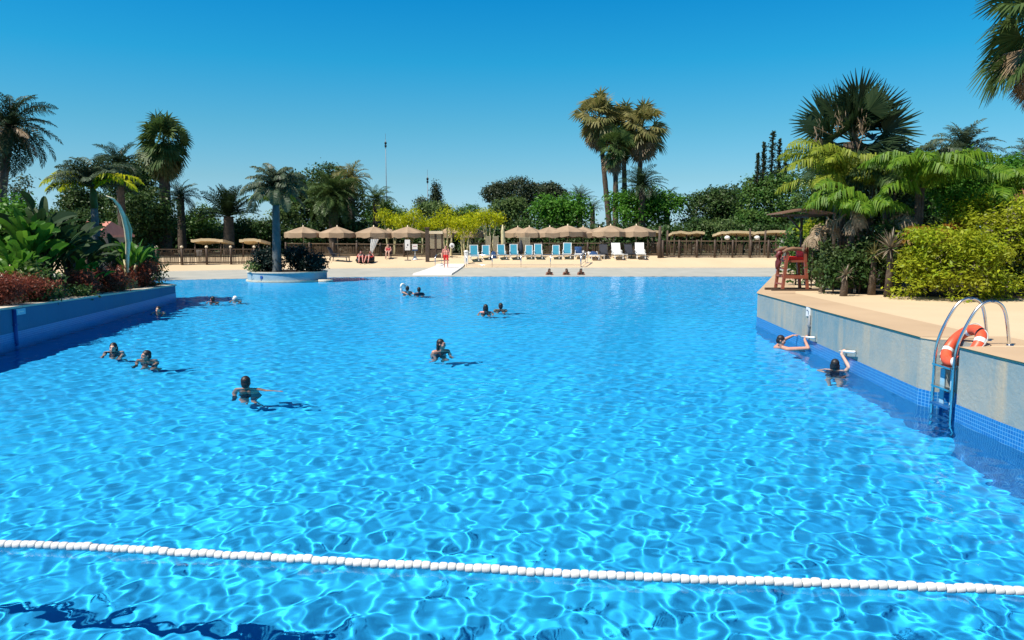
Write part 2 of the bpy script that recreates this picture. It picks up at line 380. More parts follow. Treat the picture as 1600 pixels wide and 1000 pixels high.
# left planter: wall, coping, soil
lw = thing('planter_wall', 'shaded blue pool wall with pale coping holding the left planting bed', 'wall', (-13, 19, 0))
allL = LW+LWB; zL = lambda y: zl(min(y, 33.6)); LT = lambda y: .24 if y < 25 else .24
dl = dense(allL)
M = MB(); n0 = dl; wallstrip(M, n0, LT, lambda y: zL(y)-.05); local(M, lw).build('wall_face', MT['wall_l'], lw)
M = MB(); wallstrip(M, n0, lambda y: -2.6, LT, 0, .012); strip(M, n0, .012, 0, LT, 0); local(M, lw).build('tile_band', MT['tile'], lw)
rng0 = np.random.default_rng(5)
M = MB()                                                  # coping in slabs with open joints and slightly ragged inner edge
i = 0
while i < len(dl)-1:
    k = min(len(dl)-1, i+int(rng0.integers(3, 6))); seg = dl[i:k+1]; dz = rng0.uniform(-.006, .006); wd = -.42+rng0.uniform(-.05, .05)
    t0 = (Vector(seg[1])-Vector(seg[0])).normalized()*.008; s2 = [(seg[0][0]+t0.x, seg[0][1]+t0.y)]+seg[1:]
    strip(M, s2, .05, wd, zL, dz); wallstrip(M, s2, lambda y: zL(y)-.055, lambda y: zL(y)+dz, 0, .05)
    i = k
local(M, lw).build('coping', MT['white_coping'], lw); recv(lw)
M = MB(); poly(M, [(x-.15, y, zL(y)-.06) for x, y in LW]+[(x, y, zL(34)-.06) for x, y in LWB]+[(-60, .6, zL(.6)-.06)])
tag(M.build('planting_bed', MT['soil']), kind='structure')

# ---------------------------------------------------------------- water: a real rippled surface over the real floor
CURV = 1.45                                                # rms surface curvature: what sets how sharply the sun is focused on the floor
def water():
    rng = np.random.default_rng(11); nr, nc = 1000, 1000
    y = lin(2.4**.54, 60**.54, nr)**(1/.54); Y = np.repeat(y[:, None], nc, 1); X = lin(-1, 1, nc)[None]*(y[:, None]*.78+4.5)
    sp = np.gradient(y)[:, None]; Z = np.zeros_like(X)
    amp = .55+.45*np.clip(np.sin(X*.21+1.3)*np.sin(Y*.17+.4)+.6, 0, 1)
    comps = []
    for i in range(90):
        Lw = math.exp(rng.uniform(math.log(.13), math.log(.68))); comps.append((Lw, Lw**1.25*rng.uniform(.6, 1.2), rng.uniform(0, 2*math.pi), rng.uniform(0, 7)))
    norm = CURV/math.sqrt(sum((a*(2*math.pi/l)**2)**2/2 for l, a, _, _ in comps))
    for Lw, A, th, ph in comps:
        k = 2*math.pi/Lw
        Z += norm*A*np.clip((Lw/sp-2.5)/2, 0, 1)*np.sin(k*(X*math.cos(th)+Y*math.sin(th))+ph)
    o = sheet('water', X, Y, Z*amp, MT['water']); o.cycles.is_caustics_caster = True
m_ = bpy.data.materials.new('water'); m_.use_nodes = True; t_ = m_.node_tree; t_.nodes.clear()
o_ = t_.nodes.new('ShaderNodeOutputMaterial'); g_ = t_.nodes.new('ShaderNodeBsdfRefraction'); g_.inputs['IOR'].default_value = 1.2; g_.inputs['Roughness'].default_value = 0; g_.inputs['Color'].default_value = (.93, 1, 1, 1)
gl_ = t_.nodes.new('ShaderNodeBsdfGlossy'); gl_.inputs['Roughness'].default_value = .03; gl_.inputs['Color'].default_value = (1, 1, 1, 1)
fr_ = t_.nodes.new('ShaderNodeFresnel'); fr_.inputs['IOR'].default_value = 1.33; ml_ = t_.nodes.new('ShaderNodeMath'); ml_.operation = 'MULTIPLY'; ml_.inputs[1].default_value = .45; t_.links.new(fr_.outputs[0], ml_.inputs[0])
mx_ = t_.nodes.new('ShaderNodeMixShader'); t_.links.new(ml_.outputs[0], mx_.inputs[0]); t_.links.new(g_.outputs[0], mx_.inputs[1]); t_.links.new(gl_.outputs[0], mx_.inputs[2]); t_.links.new(mx_.outputs[0], o_.inputs[0]); MT['water'] = m_
water()

# ---------------------------------------------------------------- vegetation
def nrm(a): return a/(np.linalg.norm(a, axis=-1, keepdims=True)+1e-9)
def leaf_quads(C, ax, nr_, l, wd):
    ax = nrm(ax); b = nrm(np.cross(nr_, ax)); l = np.asarray(l)[:, None]; wd = np.asarray(wd)[:, None]
    return np.stack([C-ax*l*.5, C+b*wd*.5-ax*l*.05, C+ax*l*.5, C-b*wd*.5-ax*l*.05], 1)
def crown(M, blobs, n, lf, rng, per=12, aspect=.55, up=.35, droop=.2, shell=.55, mi=0):
    blobs = np.array(blobs, float); rr = blobs[:, 3:6]; wgt = rr.prod(1)**.67; wgt /= wgt.sum()
    nc = max(4, n//per); bi = rng.choice(len(blobs), nc, p=wgt)
    d = nrm(rng.normal(size=(nc, 3))); d[:, 2] = np.where((d[:, 2] < -.3) & (rng.random(nc) < .6), -d[:, 2], d[:, 2])
    rad = shell+(1.04-shell)*rng.random(nc)**.6
    cc = blobs[bi, :3]+d*rr[bi]*rad[:, None]
    n = nc*per; ci = np.repeat(np.arange(nc), per)
    C = cc[ci]+rng.normal(size=(n, 3))*lf*np.array([1.25, 1.25, .75])
    nn = nrm(d[ci]*.8+np.array([0, 0, up])+rng.normal(size=(n, 3))*.65)
    ax = rng.normal(size=(n, 3))+d[ci]*.6; ax[:, 2] -= droop; ax = ax-nn*(ax*nn).sum(1, keepdims=True)
    s = lf*rng.uniform(.65, 1.35, n)
    M.quads(leaf_quads(C, ax, nn, s, s*aspect*rng.uniform(.8, 1.2, n)), mi)
def dome(rng, k, c, w, d, h, top=.5):
    out = [(*c, w*.36, d*.36, h*.42)]
    for i in range(k):
        a = rng.uniform(0, 2*math.pi); q = rng.random()**.5; z = rng.uniform(-.40, .40)
        s = math.sqrt(max(.3, 1-(z*1.8)**2))*.40*q; r = rng.uniform(.14, .23)
        out.append((c[0]+w*s*math.cos(a), c[1]+d*s*math.sin(a), c[2]+h*z*.85, w*r, d*r, h*r*1.05))
    return out
SEED = [100]
def nrng(): SEED[0] += 7; return np.random.default_rng(SEED[0])
def tree(name, label, cat, x0, x1, yt, yb, D, lf, group=None, leafpx=4.2, layers=4., k=12, trunk_px=None, bark='bark', aspect=.55, base=None, up=.35, droop=.2, limbs=True, shell=.55, depth=None, blobs=None):
    rng = nrng(); px = (x0+x1)/2; top = pt(px, yt, D); bot = pt(px, yb, D); wd = (x1-x0)/F*D; h = top.z-bot.z
    bz = base if base is not None else tz(top.x, D)
    o = thing(name, label, cat, (top.x, D, bz), 0, group)
    c_ = (0, 0, (top.z+bot.z)/2-bz); dp = depth or min(wd, max(h*1.1, wd*.55))
    n = int((x1-x0)*(yb-yt)/(leafpx**2*aspect*.5)*layers*1.15); lf_m = leafpx/F*D
    M = MB(); bl = blobs(rng, c_, wd, dp, h) if blobs else dome(rng, k, c_, wd, dp, h)
    crown(M, bl, n, lf_m, rng, aspect=aspect, up=up, droop=droop, shell=shell); M.build('crown', L[lf], o)
    T = MB(); r = (trunk_px or (x1-x0)*.045)/F*D/2
    T.tube([(0, 0, -.15), (r*.3, 0, c_[2]*.4), (0, r*.2, c_[2])], [r*1.3, r, r*.5], 8)
    if limbs:
        for b in bl[1:6]: T.tube([(0, 0, c_[2]*.45), tuple((Vector(b[:3])*.6+Vector((0, 0, c_[2]*.25)))), tuple(b[:3])], [r*.5, r*.35, r*.12], 5)
    T.build('trunk', MT[bark], o, smooth=True); return o

UP = np.array([0, 0, 1.])
def frond(M, base, az, el0, droop, Ln, nl, ll, lw, rng, hang=.35, lift=.35, roll=0., mi=0, power=1.4, fw=.55, jit=.12, rw=None, mir=None):
    n = 14; s_ = lin(0, 1, n); el = el0-droop*s_**power
    a = az+rng.normal()*.05
    d = np.stack([np.cos(el)*math.cos(a), np.cos(el)*math.sin(a), np.sin(el)], -1)
    pts = np.asarray(base)+np.concatenate([np.zeros((1, 3)), np.cumsum(d[:-1]*Ln/(n-1), 0)])
    rw = rw or lw*.45
    M.tube(pts, np.linspace(rw*1.4, rw*.3, n), 4, mi=mi if mir is None else mir, cap=False)
    t = np.linspace(.10, .985, nl); idx = t*(n-1); i0 = np.clip(idx.astype(int), 0, n-2); fr = (idx-i0)[:, None]
    Pp = pts[i0]*(1-fr)+pts[i0+1]*fr; T = nrm(d[i0]*(1-fr)+d[i0+1]*fr)
    side = nrm(np.cross(T, UP)+1e-6); N = np.cross(side, T)
    c_, s2 = math.cos(roll), math.sin(roll); side, N = side*c_+N*s2, N*c_-side*s2
    prof = np.clip(np.sin(np.clip((t*.92+.10), 0, 1)*math.pi)**.6, .12, 1)
    for sg in (-1, 1):
        l = ll*prof*rng.uniform(.85, 1.12, nl); l = l[:, None]
        v = nrm(T*fw+side*sg*.85+N*lift+rng.normal(size=(nl, 3))*jit)
        m = Pp+v*l*.5; v2 = nrm(v-UP*hang*1.6); tip = m+v2*l*.5-UP*l*hang*.12
        W = nrm(T-v*(T*v).sum(1, keepdims=True))*lw*.5
        M.quads(np.stack([Pp-W*.5, Pp+W*.5, m+W, m-W], 1), mi); M.quads(np.stack([m-W, m+W, tip+W*.15, tip-W*.15], 1), mi)
def fan(M, base, az, el, pet, Rb, ns, rng, spread=3.6, droop=.3, mi=0, fold=.25, wd=1., mip=None, tipd=.35, rollr=.6):
    d = np.array([math.cos(el)*math.cos(az), math.cos(el)*math.sin(az), math.sin(el)]); b0 = np.asarray(base)
    hub = b0+d*pet-UP*droop*pet*.35
    M.tube([b0, b0+d*pet*.5, hub], [Rb*.022, Rb*.018, Rb*.014], 4, mi=mi if mip is None else mip, cap=False)
    d2 = nrm(d-UP*droop*.8); B = nrm(np.cross(d2, UP)); N = np.cross(B, d2); ra_ = rng.normal()*rollr; B, N = B*math.cos(ra_)+N*math.sin(ra_), N*math.cos(ra_)-B*math.sin(ra_)
    ph = np.linspace(-spread/2, spread/2, ns)+rng.normal(size=ns)*.03
    v = np.cos(ph)[:, None]*d2+np.sin(ph)[:, None]*B+N*fold*np.abs(np.sin(ph))[:, None]
    v = nrm(v); l = (Rb*(.72+.28*np.cos(ph))*rng.uniform(.9, 1.08, ns))[:, None]
    t_ = nrm(np.cross(N, v)); w1 = (l*spread/ns*.62*wd)
    m = hub+v*l*.55; tip = m+nrm(v-UP*tipd)*l*.45
    M.quads(np.stack([hub-t_*w1*.05, hub+t_*w1*.05, m+t_*w1*.5, m-t_*w1*.5], 1), mi)
    M.quads(np.stack([m-t_*w1*.5, m+t_*w1*.5, tip+t_*w1*.06, tip-t_*w1*.06], 1), mi)
def palm_root(name, label, base, top, r0, r1, group=None, mt='trunk', bend=0., cat='palm', rings=True):
    base = Vector(base); top = Vector(top); o = thing(name, label, cat, base, 0, group); v = top-base; T = MB()
    n = 22; s_ = lin(0, 1, n); pts = [tuple(v*s+Vector((bend*math.sin(math.pi*s)*v.z, 0, 0))) for s in s_]
    pts[0] = (0, 0, -.2); rr = np.linspace(r0, r1, n)*(1+(.10*(np.arange(n) % 2) if rings else 0)); rr[0] *= 1.3
    T.tube(pts, rr, 10); T.build('trunk', MT[mt], o, smooth=True); return o, v
def fan_palm(name, label, base, top, Rc, lf, n=34, ns=18, skirt=16, group=None, r=(.22, .16), elmin=-35, lfs='dry', pet=.5, seedoff=0, wd=1., droop=(.15, .6), bend=0., cat='palm'):
    o, v = palm_root(name, label, base, top, r[0]*1.2, r[1], group, bend=bend, cat=cat); rng = nrng(); M = MB()
    for i in range(n):
        f = (i+.5)/n; el = R(84-(84-elmin)*f**.95)+rng.normal()*.16; az = i*2.39996+rng.normal()*.15
        fan(M, tuple(v+Vector((0, 0, .15*(1-f)*Rc))), az, el, Rc*pet*rng.uniform(.55, 1.3), Rc*(.98-pet*.62)*rng.uniform(.75, 1.15), ns, rng, droop=droop[0]+(droop[1]-droop[0])*f, wd=wd, tipd=.75)
    M.build('crown', L[lf], o)
    if skirt:
        K = MB()
        for i in range(skirt):
            f = i/skirt; fan(K, tuple(v-Vector((0, 0, Rc*(.05+.35*f)))), i*2.39996+.6, R(-38-34*f)+rng.normal()*.1, Rc*.42, Rc*.5*rng.uniform(.8, 1.1), max(9, ns-6), rng, spread=2.2, droop=.7, wd=.9)
        K.build('dead_frond_skirt', L[lfs], o)
    return o
def feather_palm(name, label, base, top, Ln, lf, n=36, nl=30, ll=None, lw=None, group=None, r=(.22, .17), el=(80, -25), droop=(60, 95), mt='trunk', bend=0., hang=.35, lift=.3, cat='palm', shaft=None, dead=0, azs=None):
    o, v = palm_root(name, label, base, top, r[0]*1.15, r[1], group, mt, bend, cat); rng = nrng(); M = MB(); ll = ll or Ln*.2; lw = lw or ll*.10
    if shaft:
        Sx = MB(); Sx.tube([tuple(v-Vector((0, 0, .1))), tuple(v+Vector((0, 0, shaft*.5))), tuple(v+Vector((0, 0, shaft)))], [r[1]*1.25, r[1]*1.1, r[1]*.5], 10); Sx.build('crown_shaft', L['palm'], o, smooth=True); v = v+Vector((0, 0, shaft*.85))
    for i in range(n):
        f = (i+.5)/n; e_ = R(el[0]+(el[1]-el[0])*f)+rng.normal()*.10; az = i*2.39996+rng.normal()*.15
        frond(M, tuple(v), az, e_, R(rng.uniform(*droop)), Ln*rng.uniform(.85, 1.08)*(1-.15*(1-f)), nl, ll, lw, rng, hang, lift, roll=rng.normal()*.35)
    M.build('crown', L[lf], o)
    if dead:
        K = MB()
        for i in range(dead): frond(K, tuple(v-Vector((0, 0, .15))), i*2.4, R(-35)+rng.normal()*.2, R(45), Ln*.7, nl, ll*.8, lw, rng, .8, 0)
        K.build('dead_fronds', L['dry'], o)
    return o
def gb(px, D, z=None):
    p = pt(px, 366, D); return (p.x, D, tz(p.x, D) if z is None else z)

# --- palms far away, between and behind the trees
fan_palm('fan_palm', 'tall shaggy fan palm on a leaning trunk, leftmost of the four in the cluster', gb(956, 96), pt(936, 186, 96), 3.1, 'palm_olive', 40, 16, 26, 'tall fan palms rising in a cluster behind the parasols', (.32, .22), -62)
fan_palm('fan_palm', 'shortest fan palm of the cluster, with a small dark crown hanging low on its trunk', gb(962, 93), pt(962, 232, 93), 2.5, 'palm', 30, 16, 22, 'tall fan palms rising in a cluster behind the parasols', (.33, .23), -66)
fan_palm('fan_palm', 'tall fan palm with straight trunk, middle of the cluster, crown squeezed by its neighbours', gb(978, 98), pt(974, 200, 98), 2.9, 'palm_olive', 40, 16, 26, 'tall fan palms rising in a cluster behind the parasols', (.32, .22), -60)
fan_palm('fan_palm', 'shaggy fan palm with the rightmost and widest crown of the tall cluster', gb(992, 95), pt(1004, 202, 95), 3.2, 'palm_olive', 42, 16, 28, 'tall fan palms rising in a cluster behind the parasols', (.33, .22), -64)
feather_palm('date_palm', 'short date palm with arching fronds below the tall fan palm cluster', gb(1003, 88), pt(1003, 290, 88), 3.4, 'palm_dark', 38, 22, r=(.4, .36), el=(86, -20), droop=(50, 90))
feather_palm('date_palm', 'small date palm half hidden right of the tall fan palm trunks', gb(1042, 92), pt(1042, 312, 92), 2.4, 'palm_dark', 30, 18, r=(.35, .3))
feather_palm('date_palm', 'small date palm showing its fan of fronds just left of the tall fan palms', gb(906, 92), pt(906, 312, 92), 2.3, 'palm_grey', 28, 18, r=(.3, .28), el=(88, 5), droop=(30, 70))
feather_palm('date_palm', 'stub of a young date palm beside the leaning fan palm trunk', gb(926, 90), pt(926, 328, 90), 1.8, 'palm_grey', 26, 16, r=(.3, .25), el=(88, 10))
feather_palm('date_palm', 'broad date palm with arching green fronds behind the right end of the palm island', gb(521, 77), pt(521, 308, 77), 3.9, 'palm', 60, 34, r=(.42, .40), el=(86, -38), droop=(45, 85), lift=.2)
feather_palm('date_palm', 'upright low date palm behind the fence left of the palm island', gb(357, 72), pt(357, 338, 72), 3.6, 'palm_dark', 44, 30, r=(.45, .42), el=(88, 12), droop=(18, 55))
feather_palm('date_palm', 'date palm crown showing above the dark tree beside the light mast', gb(549, 84), pt(549, 280, 84), 3.0, 'palm_olive', 40, 24, r=(.35, .3), el=(85, -40))
feather_palm('date_palm', 'low date palm with grey green fronds just left of the light mast', gb(588, 80), pt(588, 312, 80), 2.4, 'palm', 34, 24, r=(.35, .3), el=(85, -25))
fan_palm('fan_palm', 'big shaggy fan palm with a dark ivy clad trunk behind the left planting bed', gb(258, 72), pt(256, 226, 72), 2.7, 'palm', 50, 18, 40, None, (.45, .40), -60, 'palm_olive', droop=(.1, .8))
feather_palm('feather_palm', 'dark feathery palm leaning out behind the big shaggy fan palm', gb(192, 65), pt(186, 256, 65), 2.9, 'palm_dark', 36, 26, r=(.3, .25), el=(75, -40), droop=(50, 90))
feather_palm('feather_palm', 'tall slender palm with a drooping crown, cut by the left edge of the photo', gb(-2, 44, .9), pt(17, 196, 44), 3.1, 'palm_dark', 46, 34, ll=.55, r=(.26, .20), el=(84, -62), droop=(55, 95), hang=.6, bend=-.03, dead=8)
feather_palm('feather_palm', 'palm mostly outside the photo, showing only one frond tip above the left edge', gb(-95, 40, .9), pt(-88, 160, 40), 3.2, 'palm_dark', 36, 28, r=(.26, .2), el=(84, -50))
tree('leafy_tree', 'tall dark tree filling the gap left of the big shaggy fan palm', 'tree', 150, 246, 236, 396, 78, 'dark', None, 4.5, 5, 16)
tree('leafy_tree', 'dark leafy tree behind the grey trunked palm of the left bed', 'tree', 92, 176, 282, 396, 80, 'dark', None, 4.5, 5, 14)
feather_palm('date_palm', 'small dark palm hanging out to the right below the big shaggy fan palm', gb(284, 76), pt(282, 308, 76), 2.6, 'palm_dark', 34, 24, r=(.35, .3), el=(80, -35))
# --- queen palm with yellow lower fronds on the left bed
o = feather_palm('queen_palm', 'grey trunked palm with grey green crown and yellow lower fronds in the left bed', gb(150, 33, .72), pt(147, 322, 33), 2.1, 'palm_grey', 30, 34, ll=.5, r=(.17, .13), mt='trunk_grey', el=(86, 20), droop=(60, 95), shaft=.9, hang=.5)
K = MB(); rg = nrng(); vv = pt(147, 296, 33)-Vector(o.location)
for az, el_, dr, ln in ((3.1, 52, 120, 2.5), (3.5, 42, 110, 2.4), (3.3, 30, 90, 2.2), (.0, 40, 95, 2.5), (-.35, 30, 90, 2.5), (-.6, 46, 110, 2.3), (2.8, 35, 100, 2.1)):
    frond(K, tuple(vv), az, R(el_), R(dr), ln, 40, .52, .06, rg, .6, .15)
K.build('yellow_fronds', L['yellow'], o)
# --- island palm
ISL = pt(437, 430, 45.4); ISL.z = 0
o = feather_palm('queen_palm', 'feathery palm on a smooth bluish trunk growing from the round island planter', (pt(433, 425, 46.2).x, 46.2, .5), pt(431, 318, 46.2), 2.45, 'palm_grey', 34, 40, ll=.62, r=(.23, .19), mt='trunk_grey', el=(88, -10), droop=(75, 115), shaft=.9, hang=.65, bend=0)
K = MB(); vv = pt(431, 298, 46.2)-Vector(o.location)
for az, el_, dr, ln in ((3.3, 5, 75, 1.9), (2.6, -5, 60, 1.6), (-.4, 0, 70, 1.7), (-1.7, -5, 60, 1.5)): frond(K, tuple(vv), az, R(el_), R(dr), ln, 30, .5, .05, rg, .7, .1)
K.build('lower_fronds', L['palm_lime'], o)

# --- trees and hedges behind the beach
def pine_blobs(rng, c, w, d, h):
    return [(c[0]+w*x, c[1]+rng.uniform(-.1, .1)*d, c[2]+h*z, w*a, d*.3, h*b) for x, z, a, b in ((-.30, .02, .20, .36), (-.08, .12, .22, .38), (.14, .02, .22, .34), (.34, -.02, .17, .3), (.0, -.25, .30, .25), (-.36, .10, .12, .22), (.28, .14, .13, .24))]
tree('stone_pine', 'broad dark umbrella pine standing above the round bright green tree', 'tree', 755, 886, 278, 340, 104, 'pine', None, 3.0, 6, trunk_px=9, blobs=pine_blobs)
tree('round_tree', 'round bright green leafy tree behind the tan parasols', 'tree', 808, 932, 303, 372, 86, 'bright', None, 4.5, 5, 14)
tree('leafy_tree', 'leafy tree with sunlit green top below the tall fan palm cluster', 'tree', 938, 1066, 292, 366, 90, 'bright', None, 4.8, 4, 14)
tree('leafy_tree', 'dark leafy tree right of the tall fan palm cluster', 'tree', 1050, 1186, 288, 378, 92, 'dark', None, 4.2, 5, 16)
tree('leafy_tree', 'grey green tree at the foot of the spiky conifer', 'tree', 1160, 1285, 268, 372, 84, 'mid', None, 4.6, 5, 16)
tree('leafy_tree', 'low pale green bush among the flat shades right of the parasols', 'shrub', 1090, 1164, 342, 386, 79, 'olive', None, 4.0, 5, 9)
tree('leafy_tree', 'low green bush beside the lifeguard canopy', 'shrub', 1130, 1226, 322, 384, 84, 'mid', None, 4.2, 5, 9)
tree('leafy_tree', 'big dark tree behind the broad date palm', 'tree', 446, 572, 246, 376, 88, 'dark', None, 4.4, 6, 20, depth=7)
tree('leafy_tree', 'dark green shrub tree behind the left fence', 'tree', 268, 352, 322, 388, 80, 'mid', None, 4.4, 5, 12)
tree('leafy_tree', 'dark shrub tree between low date palm and palm island', 'tree', 336, 432, 336, 392, 77, 'dark', None, 4.2, 5, 12)
tree('leafy_tree', 'thin crowned tree behind the palm island trunk', 'tree', 418, 470, 315, 385, 82, 'olive', None, 4.2, 3, 9)
tree('leafy_tree', 'dense shrub tree below the light mast', 'tree', 560, 640, 318, 375, 84, 'mid', None, 4.2, 5, 12)
for x0, x1, yt, lf, lb in ((575, 655, 320, 'mid', 'mid green tree behind the leftmost yellow bamboo'), (640, 712, 314, 'olive', 'pale tree at the foot of the small cypress'), (690, 770, 318, 'mid', 'mid green tree behind the middle yellow bamboos'), (745, 835, 310, 'olive', 'hazy olive tree below the umbrella pine')):
    tree('leafy_tree', lb, 'tree', x0, x1, yt, 372, 100, lf, 'row of trees behind the yellow bamboos', 3.6, 5, 11)
tree('bare_tree', 'thin grey bush beside the short light mast', 'tree', 648, 672, 306, 340, 108, 'grey', None, 3, 2, 6)
def cyp_blobs(rng, c, w, d, h): return [(c[0], c[1], c[2]-h*.5+h*z, w*r, w*r, h*.12) for z, r in ((.1, .45), (.25, .5), (.4, .46), (.55, .38), (.7, .27), (.83, .17), (.93, .08))]
tree('cypress', 'small pointed cypress on the skyline', 'tree', 673, 688, 284, 334, 112, 'pine', None, 2.6, 9, blobs=cyp_blobs, limbs=False)
def conifer(px, yt, yb, D):
    rng = nrng(); top = pt(px, yt, D); o = thing('conifer', 'dark spiky conifer with several upright leaders on the right skyline', 'tree', (top.x, D, tz(top.x, D)))
    M = MB(); T = MB(); H = top.z-o.location.z; h0 = pt(px, yb, D).z-o.location.z
    for dx, f, r in ((0, 1, .9), (-.9, .82, .55), (.75, .86, .6), (-1.5, .62, .4), (1.45, .68, .45)):
        T.tube([(0, 0, -.2 if dx == 0 else h0*.8), (dx, 0, h0+.6), (dx*1.1, .1, H*f if dx == 0 else h0+(H-h0)*f)], [.22, .12, .03], 6)
        zz = np.arange(h0, h0+(H-h0)*f, .16)
        for z in zz:
            q = 1-(z-h0)/((H-h0)*f+.01); rr = r*(.3+1.0*q)*rng.uniform(.7, 1.3)
            for k in range(4):
                a = rng.uniform(0, 6.28); Ln = rr*rng.uniform(.6, 1.1); b = np.array([dx, 0, z]); d = np.array([math.cos(a), math.sin(a), .35])
                t = rng.random((9, 1)); C = b+d*Ln*t+rng.normal(size=(9, 3))*.05
                M.quads(leaf_quads(C, np.repeat(d[None], 9, 0)+rng.normal(size=(9, 3))*.6, rng.normal(size=(9, 3))+UP, np.full(9, .26), np.full(9, .11)))
    M.build('crown', L['pine'], o); T.build('trunk', MT['bark'], o)
conifer(1208, 206, 292, 84)
HED = [(205, 300, 352), (262, 345, 362), (330, 412, 360), (400, 470, 352), (455, 530, 346), (515, 590, 340), (570, 640, 352), (630, 690, 358), (680, 745, 356), (735, 800, 350), (790, 850, 345), (840, 900, 352), (890, 960, 348), (945, 1015, 345), (1000, 1075, 350), (1060, 1130, 346), (1115, 1190, 350), (1180, 1255, 346)]
HW = ['left of the low date palm', 'under the low date palm', 'between the low date palm and the island', 'behind the island palm trunk', 'behind the leftmost tan parasol', 'under the broad date palm', 'below the light mast', 'behind the parasol nearest the signs', 'behind the louvred kiosk', 'behind the yellow bamboo stems', 'behind the leftmost parasols of the right row', 'under the round bright tree', 'under the leaning fan palm', 'at the foot of the fan palm cluster', 'right of the fan palm cluster', 'behind the pair of flat shades', 'behind the long flat shade', 'behind the lifeguard canopy']
for (x0, x1, yt), wh in zip(HED, HW):
    tree('hedge_shrub', 'dark shrub in the back hedge, '+wh, 'shrub', x0, x1, yt, 402, 79+(x0*37 % 5), 'dark', 'dark shrubs of the back hedge', 5.0, 4.5, 12, depth=3.5)
# --- far belt of trees closing the horizon
for i, (px, yt) in enumerate(((-150, 330), (-60, 318), (60, 326), (170, 330), (300, 345), (420, 350), (640, 344), (1120, 340), (1300, 330), (1450, 300), (1580, 300), (1720, 300))):
    tree('distant_tree', 'distant tree closing the skyline, '+['far outside the left edge', 'at the left edge', 'behind the paddle leaves', 'behind the pink roof', 'left of the low date palm', 'left of the island palm', 'between the light masts', 'behind the flat shades', 'behind the giant fan palm', 'behind the right bank palms', 'behind the right lime shrub', 'far outside the right edge'][i], 'tree', px-75, px+75, yt, 380, 140, 'mid', 'distant trees along the skyline', 5, 4, 12)
# --- yellow bamboos
BG = 'yellow bamboos in front of the trees'
def bamboo(px, x0, x1, yt, yb, yg, D, lab, ns):
    rng = nrng(); b = gb(px, D); o = thing('yellow_bamboo', lab, 'bamboo', b, 0, BG); M = MB(); T = MB()
    for i in range(ns):
        ex = pt(x0+(x1-x0)*(i+.5)/ns+rng.uniform(-5, 5), yt+(yb-yt)*rng.uniform(.15, .75), D)-Vector(b); sx_ = rng.uniform(-.3, .3)
        T.tube([(sx_, rng.uniform(-.3, .3), -.1), (sx_*1.2+ex.x*.25, 0, ex.z*.6), (ex.x, 0, ex.z)], [.09, .075, .03], 6)
        r = (x1-x0)/ns/F*D
        v_ = rng.uniform(.8, 1.3); crown(M, [(ex.x, 0, ex.z, r*.62*v_, r*.7*v_, (yb-yt)/F*D*.30*v_), (ex.x+rng.uniform(-.5, .5)*r, rng.uniform(-.3, .3), ex.z-(yb-yt)/F*D*rng.uniform(.1, .5), r*.5, r*.5, (yb-yt)/F*D*.28)], 430, .26, rng, aspect=.24, droop=1.6, shell=.15, per=8)
    M.build('foliage', L['yellow'], o); T.build('stems', MT['cane'], o)
for a in ((612, 596, 628, 331, 352, 395, 72, 'low yellow bamboo, leftmost, above the parasol beside the curtain', 3), (640, 618, 656, 326, 356, 395, 71, 'wide yellow green bamboo behind the sign boards', 4), (664, 654, 676, 338, 362, 395, 73, 'greener bamboo just left of the louvred kiosk', 3), (700, 684, 716, 328, 360, 395, 70, 'yellow bamboo behind the person in red trunks', 4), (727, 712, 742, 332, 364, 395, 69, 'low bright yellow bamboo with thick pale stems', 4), (736, 724, 752, 326, 350, 395, 73, 'upright yellow bamboo rising behind the thick pale stems', 3), (766, 748, 780, 330, 358, 395, 70, 'rightmost yellow bamboo, beside the bare palm stump', 4)):
    bamboo(*a)
o = thing('palm_stump', 'bare pale palm stump standing right of the yellow bamboos', 'stump', gb(786, 69)); T = MB(); T.tube([(0, 0, -.1), (.02, 0, 1.2), (-.02, 0, 2.1), (-.04, 0, 2.75)], [.26, .2, .17, .04], 9); T.build('trunk', MT['cane'], o, smooth=True)
K = MB()
for i in range(9): K.box((-.15+.3*(i % 3)/2, .1*(i//3)-.1, .9+.2*i), (.09, .05, .3), rz=i)
K.build('leaf_bases', MT['cane'], o)

# ---------------------------------------------------------------- left planting bed
BZ = .70                                                   # soil level here
def LB(px, D): p = pt(px, 366, D); return Vector((p.x, D, zl(min(D, 33.6))-.06))
def paddle(M, base, az, el, pet, Ln, wd, rng, mi=0, fold=.35, droop=.9, notch=0):
    n = 9; s_ = lin(0, 1, n); e_ = el-droop*s_**1.6; d = np.stack([np.cos(e_)*math.cos(az), np.cos(e_)*math.sin(az), np.sin(e_)], -1)
    d0 = np.array([math.cos(el)*math.cos(az), math.cos(el)*math.sin(az), math.sin(el)]); b = np.asarray(base, float); hub = b+d0*pet
    M.tube([b, b+d0*pet*.5, hub], [wd*.10, wd*.07, wd*.045], 5, mi=mi, cap=False)
    pts = hub+np.concatenate([np.zeros((1, 3)), np.cumsum(d[:-1]*Ln/(n-1), 0)]); T = nrm(np.gradient(pts, axis=0)); tw = rng.normal()*.5
    B = nrm(np.cross(T, UP)+np.array([1e-4, 0, 0])); N = np.cross(B, T); B, N = B*math.cos(tw)+N*math.sin(tw), N*math.cos(tw)-B*math.sin(tw)
    w_ = (wd*.5*np.clip(np.sin((s_*.93+.05)*math.pi)**.55, .03, 1))[:, None]
    jag = 1-.25*rng.random((n, 1))*notch
    l = pts+B*w_*jag+N*w_*fold; r = pts-B*w_*jag+N*w_*fold
    V = np.concatenate([l, pts, r]); i = np.arange(n-1)
    M.add(V, np.concatenate([np.stack([i, i+1, n+i+1, n+i], -1), np.stack([n+i, n+i+1, 2*n+i+1, 2*n+i], -1)]), mi)
